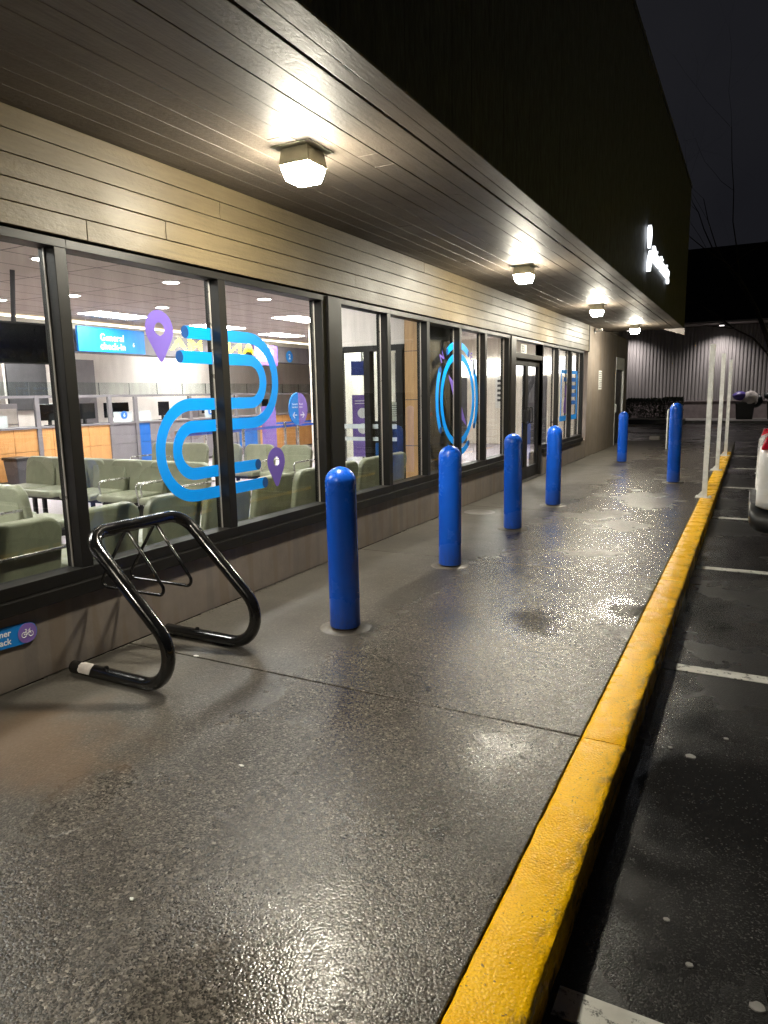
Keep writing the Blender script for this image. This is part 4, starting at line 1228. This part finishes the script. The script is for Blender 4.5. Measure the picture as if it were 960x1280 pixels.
# planter and hedges
t = empty("planter", (-0.8, 36.2, -.13), "low dark planter with a pale coping in front of the far wall", "planter")
MB().box(-1.5, 1.3, -.55, .6, 0, .22).build("body", M["blackm"], t, bev=.01)
MB().box(-1.55, 1.35, -.6, -.4, .221, .29).build("coping", M["flash"], t, bev=.01)
def hedge(x, y, hx, hy, z0, z1, lab, nleaf):
    t = empty("hedge", (x, y, z0), lab, "hedge", "clipped hedges in the planter")
    b = MB()
    for _ in range(nleaf):
        px, py, pz = random.uniform(-hx, hx), random.uniform(-hy, hy), random.uniform(0, z1 - z0)
        if random.random() < .7:
            ax_ = random.choice((0, 1, 2, 2))
            if ax_ == 0: px = random.choice((-1, 1)) * hx * random.uniform(.9, 1.06)
            elif ax_ == 1: py = -hy * random.uniform(.9, 1.08)
            else: pz = (z1 - z0) * random.uniform(.9, 1.07)
        s_ = random.uniform(.03, .07)
        d = Vector((random.gauss(0, 1), random.gauss(0, 1), random.gauss(0, 1))).normalized(); e = d.orthogonal().normalized()
        c = Vector((px, py, pz))
        b.add([c - d * s_, c + e * s_ * .5, c + d * s_, c - e * s_ * .5], [(0, 1, 2, 3)])
    b.build("foliage", M["leaf"], t)
    b = MB()
    for _ in range(14):
        px, py = random.uniform(-hx, hx) * .8, random.uniform(-hy, hy) * .8
        b.tube([(px, py, 0), (px + random.uniform(-.1, .1), py, (z1 - z0) * .8)], .012, 5)
    b.build("stems", M["twig"], t)
hedge(-1.35, 36.2, .78, .42, .09, 1.03, "boxy clipped hedge beside the side door", 2600)
hedge(-0.05, 36.3, .42, .42, .09, 1.06, "smaller rounded hedge right of the boxy one", 1500)

# bins with bags
def bag(t, c, r, m_, nm="bag"):
    b = MB(); rings = 8; n = 14; vs = []; fs = []
    for j in range(rings + 1):
        a = math.pi * j / rings
        for i in range(n):
            q = 2 * math.pi * i / n; k_ = 1 + random.uniform(-.13, .13)
            vs.append((c[0] + r[0] * math.sin(a) * math.cos(q) * k_, c[1] + r[1] * math.sin(a) * math.sin(q) * k_, c[2] - r[2] * math.cos(a) * (1 + random.uniform(-.05, .05))))
    for j in range(rings):
        for i in range(n): fs.append((j * n + i, j * n + (i + 1) % n, (j + 1) * n + (i + 1) % n, (j + 1) * n + i))
    b.add(vs, fs); return b.build(nm, m_, t, smooth=70)
for x, lab, nm in ((3.0, "dark bin overflowing with purple and white bags by the far wall", 0), (4.35, "dark bin piled with black bags at the right picture edge", 1)):
    t = empty("waste_bin", (x, 38.6, 0), lab, "bin", "overfull bins by the far wall")
    MB().frustum(0, 0, .36, .3, 0, .42, .36, .82).build("bin", M["blackm"], t, bev=.02)
    for c, r, m_, kind in (((-.22, -.1, 1.12), (.36, .3, .22), "bagpurple", "purple"), ((.22, -.15, 1.0), (.38, .32, .36), "bagwhite", "white"), ((.42, 0, .9), (.34, .3, .34), "bagdark", "dark")):
        mm = M[m_] if nm == 0 else M["bagdark"]
        q = bag(None, c, r, mm, "trash_bag"); q.location = (x, 38.6, 0)
        where = "spilling from the bin by the far wall" if nm == 0 else "on the bin at the right picture edge"
        pos = {"purple": "topmost", "white": "middle", "dark": "lower right"}[kind]
        tag(q, (f"{kind} trash bag {where}" if nm == 0 else f"{pos} black trash bag {where}"), "trash bag", "trash bags on the bins")

# bare tree
def bare_tree(x, y, seed, lab):
    rnd = random.Random(seed)
    t = empty("bare_tree", (x, y, -.13), lab, "tree")
    tr = MB(); cr_ = MB()
    def grow(p, d, L_, r, lev, mb):
        pts = [p]; rs = [r]; q = p.copy(); dd = d.copy()
        for i in range(5):
            dd = (dd + Vector((rnd.gauss(0, .13), rnd.gauss(0, .13), rnd.gauss(0, .1) + (.03 if lev < 3 else -.02)))).normalized()
            q = q + dd * L_ / 5; pts.append(q.copy()); rs.append(r * (1 - .12 * (i + 1)))
        mb.tube(pts, rs, 7 if lev < 2 else 4)
        if lev >= 6: return
        for k in range(3 if lev in (1, 2, 3, 4) else 2 + (lev == 0) * 3):
            i = rnd.choice((2, 3, 4, 5)) if k else 5
            nd = (dd + Vector((rnd.gauss(0, .75), rnd.gauss(0, .75), rnd.gauss(0.05, .35)))).normalized()
            grow(pts[i], nd, L_ * rnd.uniform(.6, .85), rs[i] * rnd.uniform(.42, .6), lev + 1, cr_)
    grow(Vector((0, 0, 0)), Vector((0, 0, 1)), 5.6, .12, 0, tr)
    tr.build("trunk", M["twig"], t, smooth=60); cr_.build("crown", M["twig"], t, smooth=60)
bare_tree(4.7, 27.0, 5, "bare leafless tree against the night sky at the right edge")

# ================================================================== CARS
def loft(sections, n):
    b = MB(); vs = []; fs = []
    for s_ in sections: vs += s_
    for i in range(len(sections) - 1):
        for j in range(n): fs.append((i * n + j, i * n + (j + 1) % n, (i + 1) * n + (j + 1) % n, (i + 1) * n + j))
    fs.append(tuple(range(n))[::-1]); fs.append(tuple((len(sections) - 1) * n + j for j in range(n)))
    return b.add(vs, fs)
def car(x, y, paint, lab):
    t = empty("parked_car", (x, y, -.13), lab, "car")
    st = [(.10, .74, .5, .70), (.03, .80, .47, 1.0), (.05, .84, .46, 1.1), (.16, .88, .42, 1.14), (.7, .905, .4, 1.14), (1.5, .91, .4, 1.12), (2.6, .91, .4, 1.09), (3.3, .90, .4, 1.05), (3.9, .86, .42, .98), (4.25, .78, .46, .86), (4.36, .66, .5, .72)]
    secs = []
    for (px, hw, zb, zt_) in st:
        zm = zb + (zt_ - zb) * .55
        ring = [(hw * .9, zb), (hw, zb + .06), (hw, zm), (hw * .985, zt_ - .08), (hw * .9, zt_), (hw * .4, zt_ + .012)]
        secs.append([(px, -a, z) for a, z in ring] + [(px, a, z) for a, z in ring[::-1]])
    MB_ = loft(secs, 12); body = MB_.build("body", M[paint], t, smooth=50, sub=2)
    st = [(-.02, .78, .34, .53), (.0, .83, .24, .52), (.1, .885, .2, .5), (.6, .915, .19, .47), (2.0, .915, .19, .44), (3.6, .915, .19, .47), (4.15, .86, .2, .5), (4.38, .7, .26, .5)]
    secs = []
    for (px, hw, zb, zt_) in st:
        ring = [(hw * .85, zb), (hw * .97, zb + .05), (hw, zb + .14), (hw, zt_)]
        secs.append([(px, -a, z) for a, z in ring] + [(px, a, z) for a, z in ring[::-1]])
    loft(secs, 8).build("bumper_cladding", M["blackm"], t, smooth=50, sub=1)
    st = [(.2, .76, .6, 1.12, 1.22), (.38, .78, .62, 1.12, 1.42), (.62, .79, .62, 1.12, 1.58), (1.2, .8, .63, 1.1, 1.63), (2.1, .8, .63, 1.08, 1.62), (2.6, .8, .6, 1.06, 1.5), (3.35, .78, .6, 1.03, 1.1)]
    secs = [[(px, -wb, zb), (px, -wt, zt_), (px, -wt * .5, zt_ + .015), (px, wt * .5, zt_ + .015), (px, wt, zt_), (px, wb, zb)] for px, wb, wt, zb, zt_ in st]
    loft(secs, 6).build("cabin_glass", M["carglass"], t, smooth=40)
    secs = [[(px, -.64, z), (px, -.64, z + .035), (px, .64, z + .035), (px, .64, z)] for px, z in ((.42, 1.56), (.7, 1.61), (1.2, 1.645), (2.1, 1.635), (2.35, 1.59))]
    loft(secs, 4).build("roof", M[paint], t, smooth=60, bev=.015)
    for s_ in (-1, 1):
        b = MB(); b.prism([(.055, 1.05), (.42, 1.06), (.46, 1.14), (.24, 1.18), (.09, 1.17)], 'y', s_ * .62, s_ * .893); b.build("tail_light", M["red"], t, bev=.015, smooth=50)
        b = MB(); b.prism([(4.2, .72), (4.3, .72), (4.2, .86), (3.95, .88)], 'y', s_ * .5, s_ * .83); b.build("headlight", M["clear"], t, bev=.01)
        b = MB(); b.box(2.55, 2.75, min(s_ * .93, s_ * 1.05), max(s_ * .93, s_ * 1.05), 1.05, 1.18); b.build("wing_mirror", M[paint], t, bev=.03)
        for px in (.82, 3.45):
            b = MB(); b.lathe([(.19, -.11), (.31, -.11), (.335, -.08), (.335, .08), (.31, .11), (.19, .11)], 0, 0, 36); b.v = [(a + px, c + s_ * .80, z_ + .335) for a, z_, c in b.v]
            wh_ = b.build("wheel", M["tyre"], t, smooth=40)
            b = MB(); b.lathe([(.0, -.04), (.06, -.05), (.19, -.02), (.2, .1), (.2, -.1), (.185, -.1)], 0, 0, 30)
            for k in range(5):
                a = 2 * math.pi * k / 5
                b.add([(math.cos(a) * .03 - math.sin(a) * .03, math.sin(a) * .03 + math.cos(a) * .03, .1), (math.cos(a) * .03 + math.sin(a) * .03, math.sin(a) * .03 - math.cos(a) * .03, .1),
                       (math.cos(a) * .185 + math.sin(a) * .025, math.sin(a) * .185 - math.cos(a) * .025, .095), (math.cos(a) * .185 - math.sin(a) * .025, math.sin(a) * .185 + math.cos(a) * .025, .095)], [(0, 1, 2, 3)])
            b.v = [(a + px, s_ * (.80 + c), z_ + .335) for a, z_, c in b.v]
            b.build("rim", M["rim"], wh_, smooth=40)
    b = MB(); b.box(.045, .055, -.26, .26, .62, .74); b.build("licence_plate", M["paper"], t, bev=.003)
    b = MB(); b.box(.02, .028, -.5, -.42, .78, .795); b.box(.02, .028, -.49, -.44, .81, .84); b.build("badge", M["chrome"], t)
    return t
car(3.40, 8.35, "carwhite", "white hatchback backed towards the yellow kerb at the right edge")
car(3.75, 17.4, "cardark", "dark car backed in two stalls beyond the white hatchback")

# ================================================================== SHOPFRONT ACROSS THE LOT (seen in the window reflections)
t = empty("shopfront", (30, 44, 0), "shop across the lot with yellow lit letters, mirrored in the windows", "building")
MB().box(0, 8, -22, 40, -.13, 6.4).build("wall", M["darkwall"], t)
b = MB(); b.box(-.03, -.001, -6.0, 9.0, .3, 2.6)
b.build("window", M["grey"], t)
text("lettering", "FRANELMA", 1.12, (-.03, -4.0, 4.6), M["amber"], t, .05, 'CENTER', .02, rot=(R(90), 0, R(-90))).scale = (2.0, 1, 1)
print("objects:", len(bpy.data.objects))
